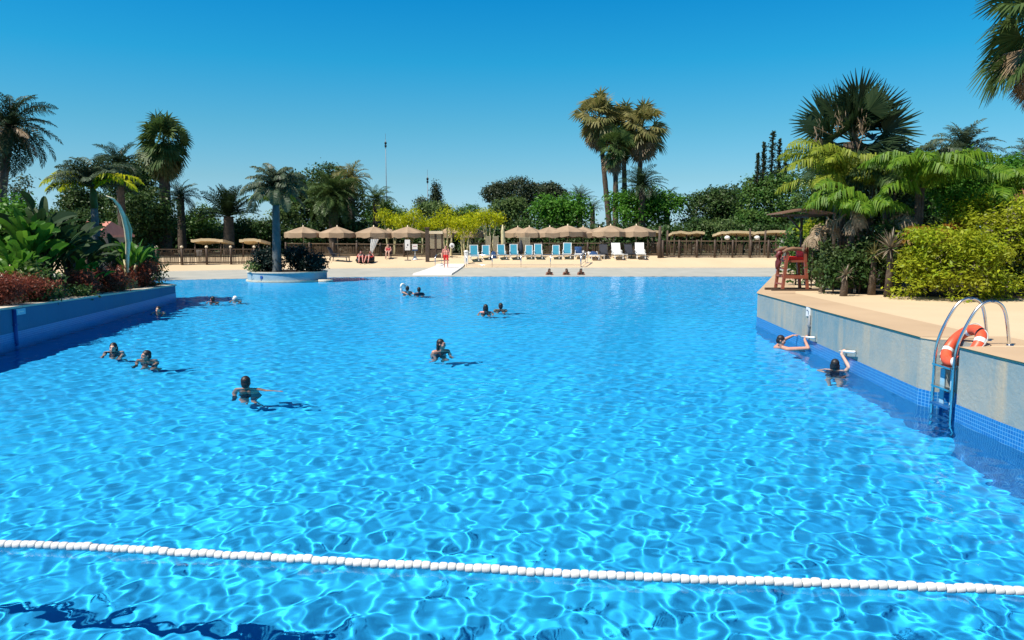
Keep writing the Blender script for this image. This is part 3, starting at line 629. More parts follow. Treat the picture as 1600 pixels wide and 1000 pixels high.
def paddle_plant(label, px, D, yt, nleaf, lf, spread=.7, ll=1.25, lw=.55, group=None, name='paddle_leaf_plant', stems=4, zb=None):
    rng = nrng(); b = LB(px, D); H = pt(px, yt, D).z-b.z; o = thing(name, label, 'plant', b, 0, group); M = MB(); T = MB()
    st = [(rng.uniform(-.25, .25), rng.uniform(-.2, .2), H*rng.uniform(.25, .6)) for _ in range(stems)]
    for x, y, h in st: T.tube([(x*.4, y*.4, -.1), (x*.8, y*.8, h*.6), (x, y, h)], [.09, .075, .05], 7)
    for i in range(int(nleaf*1.7)):
        x, y, h = st[i % stems]; f = rng.random(); L_ = min(ll, H*.5)*rng.uniform(.5, .95)
        el = R(rng.uniform(30, 88)); z = max(.05, min(h*rng.uniform(.45, 1), H-L_*.95-.2)); pet = max(.12, min(.9, (H-z-L_*.9)*rng.uniform(.3, 1)))
        paddle(M, (x, y, z), rng.uniform(0, 6.28), el, pet, L_, lw*.72*rng.uniform(.7, 1.15), rng, droop=rng.uniform(.4, 1.3), notch=rng.random())
    M.build('leaves', L[lf], o); T.build('stems', MT['cane'] if lf == 'banana' else MT['bark'], o, smooth=True); return o
PG = 'broad paddle leaved plants in the left bed'
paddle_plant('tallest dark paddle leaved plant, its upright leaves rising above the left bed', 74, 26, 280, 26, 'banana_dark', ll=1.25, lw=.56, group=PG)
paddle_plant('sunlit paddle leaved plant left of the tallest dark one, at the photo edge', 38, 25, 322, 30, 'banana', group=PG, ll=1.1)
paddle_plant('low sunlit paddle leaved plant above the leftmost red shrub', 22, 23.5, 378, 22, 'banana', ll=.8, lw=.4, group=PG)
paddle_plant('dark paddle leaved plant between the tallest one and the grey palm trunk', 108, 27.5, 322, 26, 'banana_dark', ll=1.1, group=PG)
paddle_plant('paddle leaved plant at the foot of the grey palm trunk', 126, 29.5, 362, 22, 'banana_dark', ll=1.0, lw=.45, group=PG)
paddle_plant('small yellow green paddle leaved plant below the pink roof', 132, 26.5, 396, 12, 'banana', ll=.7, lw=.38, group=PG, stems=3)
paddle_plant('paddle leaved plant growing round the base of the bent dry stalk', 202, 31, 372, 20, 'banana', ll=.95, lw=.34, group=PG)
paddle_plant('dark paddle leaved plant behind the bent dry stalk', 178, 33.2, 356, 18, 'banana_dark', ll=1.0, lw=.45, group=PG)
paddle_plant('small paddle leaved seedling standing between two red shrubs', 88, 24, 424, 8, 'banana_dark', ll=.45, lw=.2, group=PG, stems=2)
def bed_shrub(name, label, cat, x0, x1, yt, D, lf, group=None, leafpx=5, layers=4, k=10, aspect=.5, depth=None, shell=.45, droop=.2):
    b = LB((x0+x1)/2, D); yb = 366+(2.8-b.z)*F/D
    return tree(name, label, cat, x0, x1, yt, yb, D, lf, group, leafpx, layers, k, base=b.z, aspect=aspect, depth=depth, shell=shell, droop=droop)
bed_shrub('leafy_shrub', 'bright green leafy bush at the left edge behind the paddle leaves', 'shrub', -40, 72, 296, 29, 'bright', leafpx=7, layers=4)
bed_shrub('leafy_shrub', 'thin pale bush rising at the left edge beside the slender palm trunk', 'shrub', 0, 50, 276, 36, 'grey', leafpx=5, layers=2)
bed_shrub('leafy_shrub', 'dark bush behind the paddle leaves, left of the pink roof', 'shrub', 66, 152, 322, 37, 'dark', leafpx=5)
tree('leafy_tree', 'dark ivy mass round the trunk of the big shaggy fan palm', 'tree', 184, 284, 284, 398, 70, 'dark', None, 4.5, 5, 12)
bed_shrub('leafy_shrub', 'low leafy bush at the tip of the left bed, beside the left fence', 'shrub', 205, 250, 382, 34.6, 'mid', leafpx=5)
bed_shrub('leafy_shrub', 'low yellow green bush in front of the sunlit paddle leaves', 'shrub', 22, 74, 412, 23.0, 'olive', leafpx=8, layers=2.4, aspect=.5)
RG = 'low red brown shrubs along the left coping'
for i, (x0, x1, yt, D, lb) in enumerate(((-70, 40, 428, 20.6, 'red brown shrub at the left photo edge, wider than the others'), (18, 78, 432, 22.2, 'red brown shrub between the left edge and the paddle seedling'), (90, 152, 424, 25.5, 'red brown shrub right of the paddle seedling'), (132, 196, 420, 27.8, 'red brown shrub below the yellow green paddle plant'), (186, 252, 411, 31.5, 'rounded purple red shrub at the tip of the left bed'))):
    o = bed_shrub('red_shrub', lb, 'shrub', x0, x1, yt, D, 'red', RG, leafpx=5.5, layers=5, k=14, aspect=.22, depth=1.6, shell=.3)
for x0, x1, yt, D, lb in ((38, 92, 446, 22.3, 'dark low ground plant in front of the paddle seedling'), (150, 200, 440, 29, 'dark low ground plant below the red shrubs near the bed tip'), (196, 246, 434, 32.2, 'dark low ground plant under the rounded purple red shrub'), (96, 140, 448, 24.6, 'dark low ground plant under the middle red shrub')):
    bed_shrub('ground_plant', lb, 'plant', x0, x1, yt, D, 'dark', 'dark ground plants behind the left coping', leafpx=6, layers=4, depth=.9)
# bent dry stalk
rg = nrng(); b = LB(197, 30.5); o = thing('bent_stalk', 'thick pale dry stalk bending over to the left above the tip of the bed', 'stalk', b); T = MB()
pp = [pt(x, y, 30.5-.2*i)-b for i, (x, y) in enumerate(((199, 425), (199, 400), (200, 378), (198, 358), (193, 338), (186, 322), (177, 311), (166, 306)))]
T.tube(pp, [.06, .08, .10, .11, .09, .065, .045, .02], 8); T.build('stalk', MT['stalk'], o, smooth=True)
K = MB(); K.tube([pp[2]+Vector((.12, 0, 0)), pp[3]+Vector((.15, 0, 0)), pp[4]+Vector((.11, 0, 0))], [.02, .06, .02], 5); K.build('sheath', MT['cane'], o)

# ---------------------------------------------------------------- right bank
RZ = 1.02
def RB(px, D): p = pt(px, 366, D); return Vector((p.x, D, zd(D)))
BED = [(1244, 441), (1262, 452), (1290, 457.5), (1340, 459.5), (1420, 463), (1500, 466), (1600, 467), (1750, 469), (2100, 478)]
fr = [P(x, y, 1.0) for x, y in BED]; fr = [Vector((p.x, p.y, zd(p.y)+.012)) for p in fr]
M = MB(); bk = [Vector((p.x*1.02+.4, 23.9, zd(23.9)+.012)) for p in fr]
poly(M, [tuple(p) for p in fr if p.y < 23.9]+[(60, 16, zd(16)+.012), (60, 23.9, zd(23.9)+.012), (fr[0].x+.6, 23.9, zd(23.9)+.012)])
poly(M, [(fr[0].x+.6, 24.1, zd(24.1)+.012), (60, 24.1, zd(24.1)+.012), (60, 52, zd(52)+.012), (21.5, 52, zd(52)+.012), (13, 33, zd(33)+.012)])
tag(M.build('planting_bed', MT['soil']), kind='structure')
# giant fan palm
b = RB(1335, 29); tp = pt(1332, 222, 29)
o, v = palm_root('fan_palm', 'giant dark fan palm with stiff pointed leaves towering over the right bank', b, tp, .34, .30, cat='palm'); rng = nrng(); M = MB()
for i in range(54):
    f = (i+.5)/54; el = R(86-135*f**.9)+rng.normal()*.1
    fan(M, tuple(v+Vector((0, 0, .25-.5*f))), i*2.39996+rng.normal()*.15, el, 1.0*rng.uniform(.55, 1.2), 1.36*rng.uniform(.8, 1.15), 30, rng, spread=3.2, droop=.05+.3*f, fold=.25, tipd=.12, wd=1.15, rollr=.9)
M.build('crown', L['palm_dark'], o); K = MB()
for i in range(26):
    f = i/26; fan(K, tuple(v-Vector((0, 0, .2+1.5*f))), i*2.4+.5, R(-35-38*f)+rng.normal()*.1, .8, .9*rng.uniform(.8, 1.1), 20, rng, spread=2.2, droop=.7)
K.build('dead_frond_skirt', L['palm_dark'], o); K = MB()
for px, y0, y1 in ((1272, 205, 232), (1306, 188, 206), (1340, 190, 216), (1346, 200, 232)):
    a = pt(px, y0, 27.4)-b; bb = pt(px+rng.uniform(-5, 3), y1, 27.3)-b; m = (a+bb)/2+Vector((.1, 0, .15))
    K.tube([tuple(v+(a-v)*.45), tuple(a+Vector((0, 0, .15))), tuple(m), tuple(bb)], [.02, .02, .016, .01], 6)
    C = np.array([tuple(m)])+rng.normal(size=(30, 3))*[.08, .08, .26]; K.quads(leaf_quads(C, np.tile([0, 0, -1.], (30, 1))+rng.normal(size=(30, 3))*.35, rng.normal(size=(30, 3)), np.full(30, .24), np.full(30, .022)))
K.build('seed_stalks', L['dry'], o)
# arching feather palms
def arching(name, label, px, D, fronds, lf, ll=.62, lw=.05, nl=44, z0=None, group=None, stems=3, hang=.95, cat='palm', lift=.05):
    rng = nrng(); b = RB(px, D); o = thing(name, label, cat, b, 0, group); M = MB(); T = MB(); zz = z0 or 1.2
    for k in range(stems):
        x = rng.uniform(-.25, .25); T.tube([(x, x*.5, -.1), (x*1.3, x*.6, zz*.6), (x*1.5, x*.7, zz)], [.085, .07, .05], 8)
    for az, el, dr, ln, zf in fronds: frond(M, (rng.uniform(-.2, .2), rng.uniform(-.2, .2), zz*zf), R(az), R(el), R(dr), ln, nl, ll, lw, rng, hang, lift, roll=rng.normal()*.25)
    M.build('crown', L[lf], o); T.build('trunk', MT['trunk'], o, smooth=True); return o
arching('feather_palm', 'arching feathery palm with drooping lime fronds beside the lifeguard canopy', 1308, 26.5, [(182, 62, 115, 2.6, 1), (200, 50, 110, 2.4, 1), (165, 48, 105, 2.5, 1), (215, 66, 120, 2.6, 1), (245, 60, 115, 2.1, 1), (190, 74, 120, 2.7, 1), (150, 66, 110, 2.3, 1), (270, 72, 125, 2.0, 1), (120, 60, 100, 2.2, 1), (300, 62, 115, 2.0, 1), (222, 40, 100, 2.3, .9), (175, 35, 95, 2.2, .9), (20, 60, 110, 2.0, 1), (60, 60, 110, 2, 1)], 'palm_lime', z0=3.65)
arching('feather_palm', 'lower arching palm with bright fronds above the dry rosette', 1345, 23.8, [(185, 50, 110, 2.1, 1), (205, 62, 125, 2.2, 1), (230, 55, 120, 1.9, 1), (170, 62, 115, 2.2, 1), (255, 48, 115, 1.7, 1), (150, 50, 110, 2.0, 1), (280, 60, 120, 1.6, 1), (310, 50, 110, 1.6, 1), (340, 45, 105, 1.7, 1), (195, 78, 130, 2.2, 1)], 'palm_bright', z0=2.3)
arching('feather_palm', 'small bright green palm frond cluster in front of the giant fan palm', 1358, 26.5, [(170, 60, 90, 1.1, 1), (200, 45, 90, 1.0, 1), (250, 50, 100, .9, 1), (300, 50, 100, 1.0, 1), (340, 60, 90, 1.1, 1), (20, 50, 90, 1.1, 1), (270, 75, 110, 1.0, 1)], 'palm_lime', z0=3.55, stems=1, ll=.42, nl=24)
arching('feather_palm', 'tall green feather palm arching between the giant fan palm and the lime shrub', 1440, 23.5, [(180, 70, 125, 2.4, 1), (200, 58, 115, 2.3, 1), (225, 66, 125, 2.2, 1), (250, 72, 130, 2.2, 1), (160, 60, 110, 2.3, 1), (290, 66, 125, 2.2, 1), (330, 62, 115, 2.4, 1), (0, 66, 110, 2.5, 1), (30, 58, 105, 2.4, 1), (270, 55, 110, 1.8, 1), (310, 48, 105, 1.9, 1), (345, 45, 100, 2.2, 1), (210, 40, 95, 2.0, .9), (100, 66, 100, 2.3, 1)], 'palm_bright', z0=3.2, ll=.66)
arching('feather_palm', 'greener feather palm rising behind the top of the lime shrub', 1490, 25, [(180, 60, 105, 2.3, 1), (210, 66, 110, 2.2, 1), (250, 66, 115, 2.0, 1), (290, 60, 110, 2.0, 1), (330, 60, 105, 2.2, 1), (10, 55, 100, 2.3, 1), (150, 62, 105, 2.2, 1), (40, 62, 100, 2.2, 1), (230, 45, 95, 1.9, 1), (310, 45, 95, 1.9, 1)], 'palm_bright', z0=3.0, ll=.6)
arching('feather_palm', 'pale feather palm frond crown behind the right edge of the giant fan palm', 1440, 33, [(180, 50, 90, 2.3, 1), (205, 62, 95, 2.4, 1), (240, 66, 100, 2.2, 1), (300, 62, 100, 2.2, 1), (340, 52, 90, 2.4, 1), (0, 66, 90, 2.4, 1), (150, 62, 95, 2.2, 1), (270, 80, 110, 2.2, 1)], 'palm_grey', z0=4.6, stems=1)
arching('feather_palm', 'dark green feather palm filling the middle of the right bank below the giant fan palm', 1392, 26.2, [(a_, 40+(a_*7) % 38, 100+(a_*3) % 25, 2.1, 1) for a_ in range(0, 360, 24)], 'palm', z0=3.3, ll=.66)
arching('feather_palm', 'bright feather palm at the right edge just above the lime shrub', 1556, 24.6, [(a_, 38+(a_*7) % 38, 100+(a_*3) % 25, 2.0, 1) for a_ in range(5, 365, 26)], 'palm_bright', z0=2.9, ll=.6)
arching('cordyline', 'orange and bronze leaved palm clump between rosette and lime shrub', 1450, 22.8, [(180, 55, 110, 1.2, 1), (210, 62, 120, 1.2, 1), (240, 50, 110, 1.1, 1), (270, 62, 120, 1.1, 1), (300, 50, 110, 1.1, 1), (330, 60, 110, 1.2, 1), (0, 55, 100, 1.2, 1), (200, 30, 80, 1.1, 1), (255, 30, 85, 1.0, 1), (290, 28, 80, 1.0, 1), (150, 50, 100, 1.1, 1)], 'orange', z0=1.55, ll=.55, nl=30, cat='plant', hang=.8)
feather_palm('date_palm', 'grey green date palm crown behind the bright bank plants, right', RB(1505, 46), pt(1505, 236, 46), 2.5, 'palm_grey', 40, 28, r=(.3, .26), el=(86, -25), droop=(50, 95))
feather_palm('date_palm', 'feathery palm at the far right edge, behind the green trees', RB(1606, 48), pt(1612, 250, 48), 2.2, 'palm_grey', 34, 26, r=(.28, .24), el=(86, -20), droop=(50, 95))
fan_palm('fan_palm', 'shaggy fan palm high in the top right corner, cut by the photo edge', RB(1655, 27), pt(1642, 34, 27), 2.3, 'palm', 46, 30, 30, None, (.24, .2), -58, droop=(.1, .85), pet=.55)
def rtree(name, label, cat, x0, x1, yt, yb, D, lf, base=None, **k): return tree(name, label, cat, x0, x1, yt, yb, D, lf, base=RB((x0+x1)/2, D).z if base is None else base, **k)
rtree('leafy_tree', 'bright green tree behind the lime shrub, nearest the feather palms', 'tree', 1446, 1548, 232, 345, 33, 'bright', leafpx=6, layers=4)
rtree('leafy_tree', 'mid green tree at the right edge behind the red roof', 'tree', 1520, 1640, 238, 350, 36, 'bright', leafpx=6, layers=4)
rtree('leafy_shrub', 'bright green leafy mound between the feather palms and the lime shrub', 'shrub', 1462, 1580, 262, 352, 24.2, 'bright', leafpx=7, layers=4)
rtree('leafy_tree', 'dark tree filling the right edge far behind the bank', 'tree', 1420, 1560, 258, 380, 44, 'dark', leafpx=5, layers=4)
rtree('leafy_tree', 'dark undergrowth tree behind the giant fan palm trunk', 'tree', 1262, 1360, 262, 440, 31, 'dark', leafpx=6, layers=4)
rtree('leafy_tree', 'dark undergrowth tree behind the feather palms of the right bank', 'tree', 1350, 1470, 268, 440, 30, 'dark', leafpx=6, layers=4)
rtree('leafy_shrub', 'dark low shrub behind the lifeguard chair', 'shrub', 1250, 1308, 372, 448, 29, 'dark', leafpx=6, layers=5)
rtree('leafy_shrub', 'sunlit green shrub just behind the lifeguard chair post', 'shrub', 1222, 1272, 348, 440, 30, 'mid', leafpx=6, layers=4)
rtree('leafy_shrub', 'small yellow leaved shrub under the lifeguard canopy', 'shrub', 1254, 1290, 340, 384, 28, 'lime', leafpx=6, layers=3)
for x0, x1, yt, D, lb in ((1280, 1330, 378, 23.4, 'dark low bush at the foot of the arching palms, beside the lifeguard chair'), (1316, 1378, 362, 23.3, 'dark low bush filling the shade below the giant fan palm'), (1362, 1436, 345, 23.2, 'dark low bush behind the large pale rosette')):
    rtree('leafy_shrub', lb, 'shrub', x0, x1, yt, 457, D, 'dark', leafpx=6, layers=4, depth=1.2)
# lime shrub, the big one in front: leaves in flat horizontal sprays
def lime_blobs(rng, c, w, d, h):
    out = [(c[0], c[1], c[2]-h*.06, w*.38, d*.38, h*.37)]
    for i in range(60):
        a = rng.uniform(0, 6.28); z = rng.uniform(-.50, .38); s = (.30+.17*(1-(z+.46)/.8)) if z > -.3 else .44
        out.append((c[0]+w*s*math.cos(a), c[1]+d*s*math.sin(a), c[2]+h*z, w*rng.uniform(.10, .17), d*.14, h*rng.uniform(.035, .07)))
    return out
rtree('lime_shrub', 'big yellow green shrub spilling onto the paving on the right bank', 'shrub', 1412, 1574, 348, 466, 21.2, 'lime', leafpx=6.8, layers=5.5, aspect=.42, up=1.1, droop=.05, depth=2.4, blobs=lime_blobs, shell=.7)
rtree('lime_shrub', 'taller yellow green shrub at the right edge behind the big one', 'shrub', 1484, 1650, 296, 446, 22.8, 'lime', leafpx=6.8, layers=4.5, aspect=.42, up=1.1, droop=.05, depth=2.8, blobs=lime_blobs, shell=.7)
rtree('leafy_shrub', 'dark shaded bush right of the big lime shrub', 'shrub', 1552, 1690, 366, 466, 22.5, 'dark', leafpx=8, layers=4)
# rosettes
def rosette(label, px, py, D, n, Ln, wd, lf, trunk_h=.0, elr=(-35, 85)):
    rng = nrng(); b = RB(px, D); c_ = pt(px, py, D)-b; o = thing('spiky_rosette', label, 'plant', b); M = MB(); T = MB()
    T.tube([(0, 0, -.1), (.03, 0, c_.z*.6), (0, 0, c_.z)], [.12, .10, .07], 8); T.build('stem', MT['trunk'], o, smooth=True)
    for i in range(n):
        el = R(elr[1]+(elr[0]-elr[1])*((i+.5)/n)**.8); az = i*2.39996; l = Ln*rng.uniform(.85, 1.1)
        m = 6; s_ = lin(0, 1, m); e_ = el-.35*s_**2; d = np.stack([np.cos(e_)*math.cos(az), np.cos(e_)*math.sin(az), np.sin(e_)], -1)
        p = np.array(tuple(c_))+np.concatenate([np.zeros((1, 3)), np.cumsum(d[:-1]*l/(m-1), 0)]); B = nrm(np.cross(d, UP)); w_ = (wd*np.array([.5, .9, 1, .8, .5, .03]))[:, None]*.5
        V = np.concatenate([p-B*w_, p+B*w_]); k = np.arange(m-1); M.add(V, np.stack([k, m+k, m+k+1, k+1], -1))
    M.build('leaves', L[lf], o); return o
rosette('large pale spiky rosette plant in front of the dark undergrowth on the right bank', 1392, 388, 22.0, 70, .62, .05, 'agave')
rosette('small tan spiky rosette near the paving edge of the right bank', 1322, 430, 22.3, 34, .36, .045, 'agave')
rosette('small dark spiky rosette left of the large pale one', 1366, 398, 22.8, 40, .5, .04, 'palm_olive')
# hanging dead fronds in the shade
def hang(label, px, y0, y1, D, n, lf):
    rng = nrng(); b = RB(px, D); o = thing('dead_frond_clump', label, 'dead fronds', b); M = MB(); T = MB(); a = pt(px, y0, D)-b; q = pt(px, y1, D)-b
    for i in range(n):
        s = a+Vector((rng.normal()*.14, rng.normal()*.12, rng.normal()*.12)); frond(M, tuple(s), rng.uniform(2.4, 5.2), R(-30), R(58), (a.z-q.z)*rng.uniform(.7, 1.1), 16, .34, .05, rng, .9, 0)
    T.tube([(0, 0, -.1), tuple(a*.6), tuple(a)], [.10, .085, .07], 7); M.build('fronds', L[lf], o); T.build('stem', MT['trunk'], o); return o
hang('tan dead fronds hanging beside the lifeguard chair', 1288, 352, 400, 24.2, 5, 'dry')
hang('pinkish dead fronds hanging below the lower arching palm', 1332, 330, 365, 23.6, 5, 'dry')
hang('dead fronds drooping above the large pale rosette', 1408, 335, 372, 23.4, 8, 'dry')

# ---------------------------------------------------------------- island planter
ci = Vector((pt(449.5, 432, 47.1).x, 47.1, 0)); ra, rb_ = 2.38, 1.9
o = thing('island_planter', 'round pale walled planter island standing in the water at far left', 'planter', (ci.x, ci.y, 0)); M = MB(); C2 = MB(); Sg = MB()
th = lin(0, 2*math.pi, 49)[:-1]
def ring(M, r0, r1, z0, z1):
    n = len(th); V = np.concatenate([np.stack([(ra+r0)*np.cos(th), (rb_+r0)*np.sin(th), th*0+z0], -1), np.stack([(ra+r1)*np.cos(th), (rb_+r1)*np.sin(th), th*0+z1], -1)]); i = np.arange(n); j = (i+1) % n
    M.add(V, np.stack([i, j, n+j, n+i], -1))
ring(M, 0, 0, -1.5, .50); M.build('wall_face', mat('planter_render', (.33, .44, .50), .7, (.25, .37, .44), 1.5), o, smooth=True)
ring(C2, .05, .05, .50, .57); ring(C2, .05, -.25, .57, .57); ring(C2, .05, 0, .50, .50); C2.build('coping', MT['white_coping'], o)
ring(Sg, .10, .10, -.3, .06); ring(Sg, .10, 0, .06, .06); Sg.build('ledge', MT['white_coping'], o)
M = MB(); n = len(th); M.add(np.concatenate([[[0, 0, .5]], np.stack([(ra-.2)*np.cos(th), (rb_-.2)*np.sin(th), th*0+.5], -1)]), [[0, 1+i, 1+(i+1) % n] for i in range(n)]); M.build('soil', MT['soil'], o)
M = MB(); M.lathe([(0, .02), (.09, .02), (.11, 0)], n=14); q = M.build('water_jet', MT['bluepaint'], o); q.location = (-1.05, -rb_*.897-.005, .27); q.rotation_euler = (R(90), 0, R(-25)); recv(o)
M = MB(); M.lathe([(0, .10), (.42, .10), (.45, .06), (.45, -.2)], n=20); recv(tag(M.build('stepping_disc', MT['white_coping'], loc=(ci.x+ra+.15, ci.y-.9, .0)), 'small round white step at the right foot of the palm island', 'step'))
def ibush(label, x0, x1, yt, dy, lf, zb=.5):
    px = (x0+x1)/2; D = ci.y+dy; yb = 366+(2.8-zb)*F/D
    return tree('island_shrub', label, 'shrub', x0, x1, yt, yb, D, lf, 'dark shrubs on the palm island', 4.2, 8, 12, base=zb, shell=.3, depth=1.6, limbs=False)
ibush('low dark shrub on the palm island, left of the trunk', 397, 446, 391, -.3, 'purple')
ibush('highest dark shrub on the palm island, right of the trunk', 446, 492, 386, .1, 'purple')
ibush('dark shrub at the right end of the palm island', 470, 507, 396, -.3, 'purple')
ibush('small green shrub at the left rim of the palm island', 391, 404, 410, -.6, 'olive')

# ---------------------------------------------------------------- beach ramp, railings
o = thing('entry_ramp', 'white ramp running down from the sun deck into the water', 'ramp', (0, 0, 0)); M = MB()
q0 = [(640, 434.5), (703, 434.5)]; q1 = [(684, 412), (727, 412)]; V = []
a0, a1 = P(640, 434.5, -.12), P(703, 434.5, -.12); b0, b1 = G(683, 414), G(726, 414); nseg = 8
for k in range(nseg+1):
    f = k/nseg
    for a, b in ((a0, b0), (a1, b1)):
        p = a+(b-a)*f; z = max(tz(p.x, p.y), -.35)+.10 if f > .02 else -.16; V += [(p.x, p.y, z), (p.x, p.y, z-.5)]
Fc = []
for k in range(nseg): i = 4*k; Fc += [[i, i+2, i+6, i+4], [i+1, i, i+4, i+5], [i+2, i+3, i+7, i+6]]
Fc += [[0, 1, 3, 2]]; M.add(V, Fc); M.build('slab', mat('white_ramp', (.72, .70, .66), .6, (.64, .62, .58), .8), o); recv(o)
def railing(label, pts, h, loops=True):
    pts = [Vector(p) for p in pts]; o = thing('railing', label, 'railing', pts[0])
    for p in pts:
        T = MB(); q = p-pts[0]; T.tube([tuple(q-Vector((0, 0, .1))), tuple(q+Vector((0, 0, h)))], .035, 8); T.build('post', MT['steel'], o, smooth=True)
    for zz, rr in ((h, .03), (.18, .02)):
        T = MB(); T.tube([tuple(p-pts[0]+Vector((0, 0, zz+(.005 if zz == h else 0)))) for p in pts], rr, 8); T.build('rail', MT['steel'], o, smooth=True)
    return o
rp = [G(x, 417.5) for x in (729, 769, 814, 860, 907)]
railing('long steel railing along the deck edge in front of the blue loungers', rp+[G(915, 411)], .98)
def hoop(label, a, b, h):
    a = Vector(a); b = Vector(b); o = thing('handrail', label, 'handrail', a); d = b-a; T = MB()
    T.tube([(0, 0, -.1), (0, 0, h*.8), tuple(d*.12+Vector((0, 0, h*.97))), tuple(d*.3+Vector((0, 0, h))), tuple(d*.7+Vector((0, 0, h))), tuple(d*.88+Vector((0, 0, h*.97))), tuple(d+Vector((0, 0, h*.8))), tuple(d-Vector((0, 0, .1)))], .045, 8)
    T.build('bent_tube', MT['steel'], o, smooth=True)
    T = MB()
    for q in (Vector((0, 0, .015)), d+Vector((0, 0, .015))): T.lathe([(0, .03), (.09, .03), (.1, 0)], tuple(q), 10)
    T.build('foot_plate', MT['steel'], o)
hoop('bent steel handrail on the left side of the white ramp', G(680, 418), G(690, 412), .95)
hoop('bent steel handrail at the right end of the long railing', G(908, 417), G(918, 411), .95)
o = thing('pedestal', 'short white pedestal where ramp and long railing meet', 'pedestal', G(728.5, 412)); M = MB(); M.box((0, 0, .45), (.34, .3, 1.1)); M.build('column', MT['white'], o); M = MB(); M.lathe([(0, .12), (.12, .1), (.2, .03), (.21, 0)], (0, 0, 1.0), 14); M.build('cap', MT['white'], o, smooth=True)

# ---------------------------------------------------------------- fences
def fence(label, p0, p1, nposts, h, infill='reed', caps=True, z0=None):
    p0 = Vector(p0); p1 = Vector(p1); o = thing('wooden_fence', label, 'fence', p0); d = p1-p0; L_ = d.length; rng = nrng()
    for k in range(nposts):
        q = d*(k/(nposts-1)); M = MB(); M.tube([tuple(q-Vector((0, 0, .3))), tuple(q+Vector((0, 0, h*.6))), tuple(q+Vector((0, 0, h+.06)))], [.10, .095, .085], 8); pz = M.build('post', MT['wood'], o, smooth=True)
        if caps: M = MB(); M.ell(tuple(q+Vector((0, 0, h+.13))), (.12, .12, .11), 10); M.build('cap', MT['cream'], pz, smooth=True)
    for z in (.16, h-.05):
        M = MB(); M.beam(Vector((0, .10, z)), d+Vector((0, .10, z)), .05, .09); M.build('rail', MT['fence'], o)
    M = MB(); n = int(L_/.055); u = d.normalized(); sd_ = Vector((-u.y, u.x, 0))
    for k in range(n):
        if rng.random() < (.05 if infill == 'reed' else .35): continue
        q = d*((k+.5)/n)+sd_*(.16+rng.uniform(-.02, .02)); hh = h*rng.uniform(.72, .97)
        M.beam(q+Vector((0, 0, .02)), q+Vector((rng.uniform(-.03, .03), 0, hh)), .042 if infill == 'reed' else .032, .022)
    M.build('reed_infill', MT['fence'], o); return o
fence('low reed fence with pale capped posts left of the palm island', G(205, 414.5), G(398, 412.5), 6, 1.22)
fence('dark reed fence behind the tan parasols, from the island to the signs', gb(446, 67.5), gb(668, 67.5), 7, 1.15, caps=False)
fence('dark reed fence running behind the row of blue loungers', gb(738, 69.5), gb(1028, 68.8), 9, 1.15, caps=False)
fence('tall open reed fence at the right of the far deck', G(1033, 402.5), G(1228, 403), 8, 1.5, 'open', caps=False)
o = thing('fence_gate_post', 'thick dark double post where the two right hand fences meet', 'post', G(1030, 403)); M = MB(); M.tube([(0, 0, -.2), (0, 0, 1.0), (.03, 0, 2.75)], [.16, .15, .12], 9); M.build('tall_post', MT['wood'], o, smooth=True); M = MB(); M.tube([(.28, .05, -.2), (.26, .05, 1.55)], [.15, .13], 9); M.build('short_post', MT['wood'], o, smooth=True)
o = thing('lamp_post', 'dark square post standing left of the white ramp', 'post', G(668, 409)); M = MB(); M.box((0, 0, 1.35), (.30, .30, 2.9)); M.build('shaft', MT['wood'], o); M = MB(); M.box((0, 0, 2.84), (.4, .4, .1)); M.build('cap', MT['wood'], o)

# ---------------------------------------------------------------- parasols
def parasol(name, label, group, loc, Rr, h, hp, n=8):
    o = thing(name, label, 'parasol', loc, R(11), group); rng = nrng()
    M = MB(); th = np.arange(n)*2*math.pi/n+math.pi/n; m = 5; rows = []
    for k in range(m+1):
        f = k/m; rr = max(.02, Rr*f); z = h+hp*(1-f**1.15); row = []
        for j in range(n*4):
            a = j*2*math.pi/(n*4); sect = (a % (2*math.pi/n))/(2*math.pi/n); pull = math.cos(math.pi/n)/math.cos((sect-.5)*2*math.pi/n)
            row.append((rr*pull*math.cos(a), rr*pull*math.sin(a), z-.10*f*math.sin(math.pi*sect)*hp))
        rows.append(row)
    vr = []                                               # valance with a wavy hem
    for j, p in enumerate(rows[-1]): vr.append((p[0]*1.01, p[1]*1.01, p[2]-.42+.04*math.sin(j*2.1)+rng.uniform(-.02, .02)))
    rows.append(vr); V = np.array(rows); idx = np.arange(V.shape[0]*n*4).reshape(V.shape[0], n*4); nx = np.roll(idx, -1, 1)
    M.add(V.reshape(-1, 3), np.stack([idx[:-1], idx[1:], nx[1:], nx[:-1]], -1).reshape(-1, 4)); M.build('canopy', MT['canvas'], o)
    M = MB(); M.tube([(0, 0, -.2), (0, 0, h+hp+.12)], .045, 8); M.build('pole', MT['cream'], o, smooth=True)
    M = MB()
    for j in range(n): a = j*2*math.pi/n; M.beam((0, 0, h+hp*.9), (Rr*.97*math.cos(a), Rr*.97*math.sin(a), h-.02), .03, .03)
    M.build('ribs', MT['wood'], o)
    M = MB(); M.lathe([(0, .10), (.28, .10), (.34, .02), (.34, 0)], n=14); M.build('base', MT['stone'], o)
    return o
LG = 'tan parasols on the left of the far deck'; RGp = 'row of tan parasols behind the blue loungers'
p0 = parasol('parasol', 'tan parasol nearest the palm island, leftmost of the left group', LG, gb(474, 69), 1.66, 2.04, .54)
SP = [(527, 69, 'tan parasol second from the palm island, between two dark posts'), (584, 69, 'tan parasol with the white curtain hanging below it'), (637, 69.5, 'tan parasol behind the white sign boards')]
for px, D, lb in SP: dup(p0, gb(px, D), R(px), lb, LG, 1.0)
dup(p0, gb(607, 76), .4, 'tan parasol half hidden between the curtain and the sign boards', LG, .95)
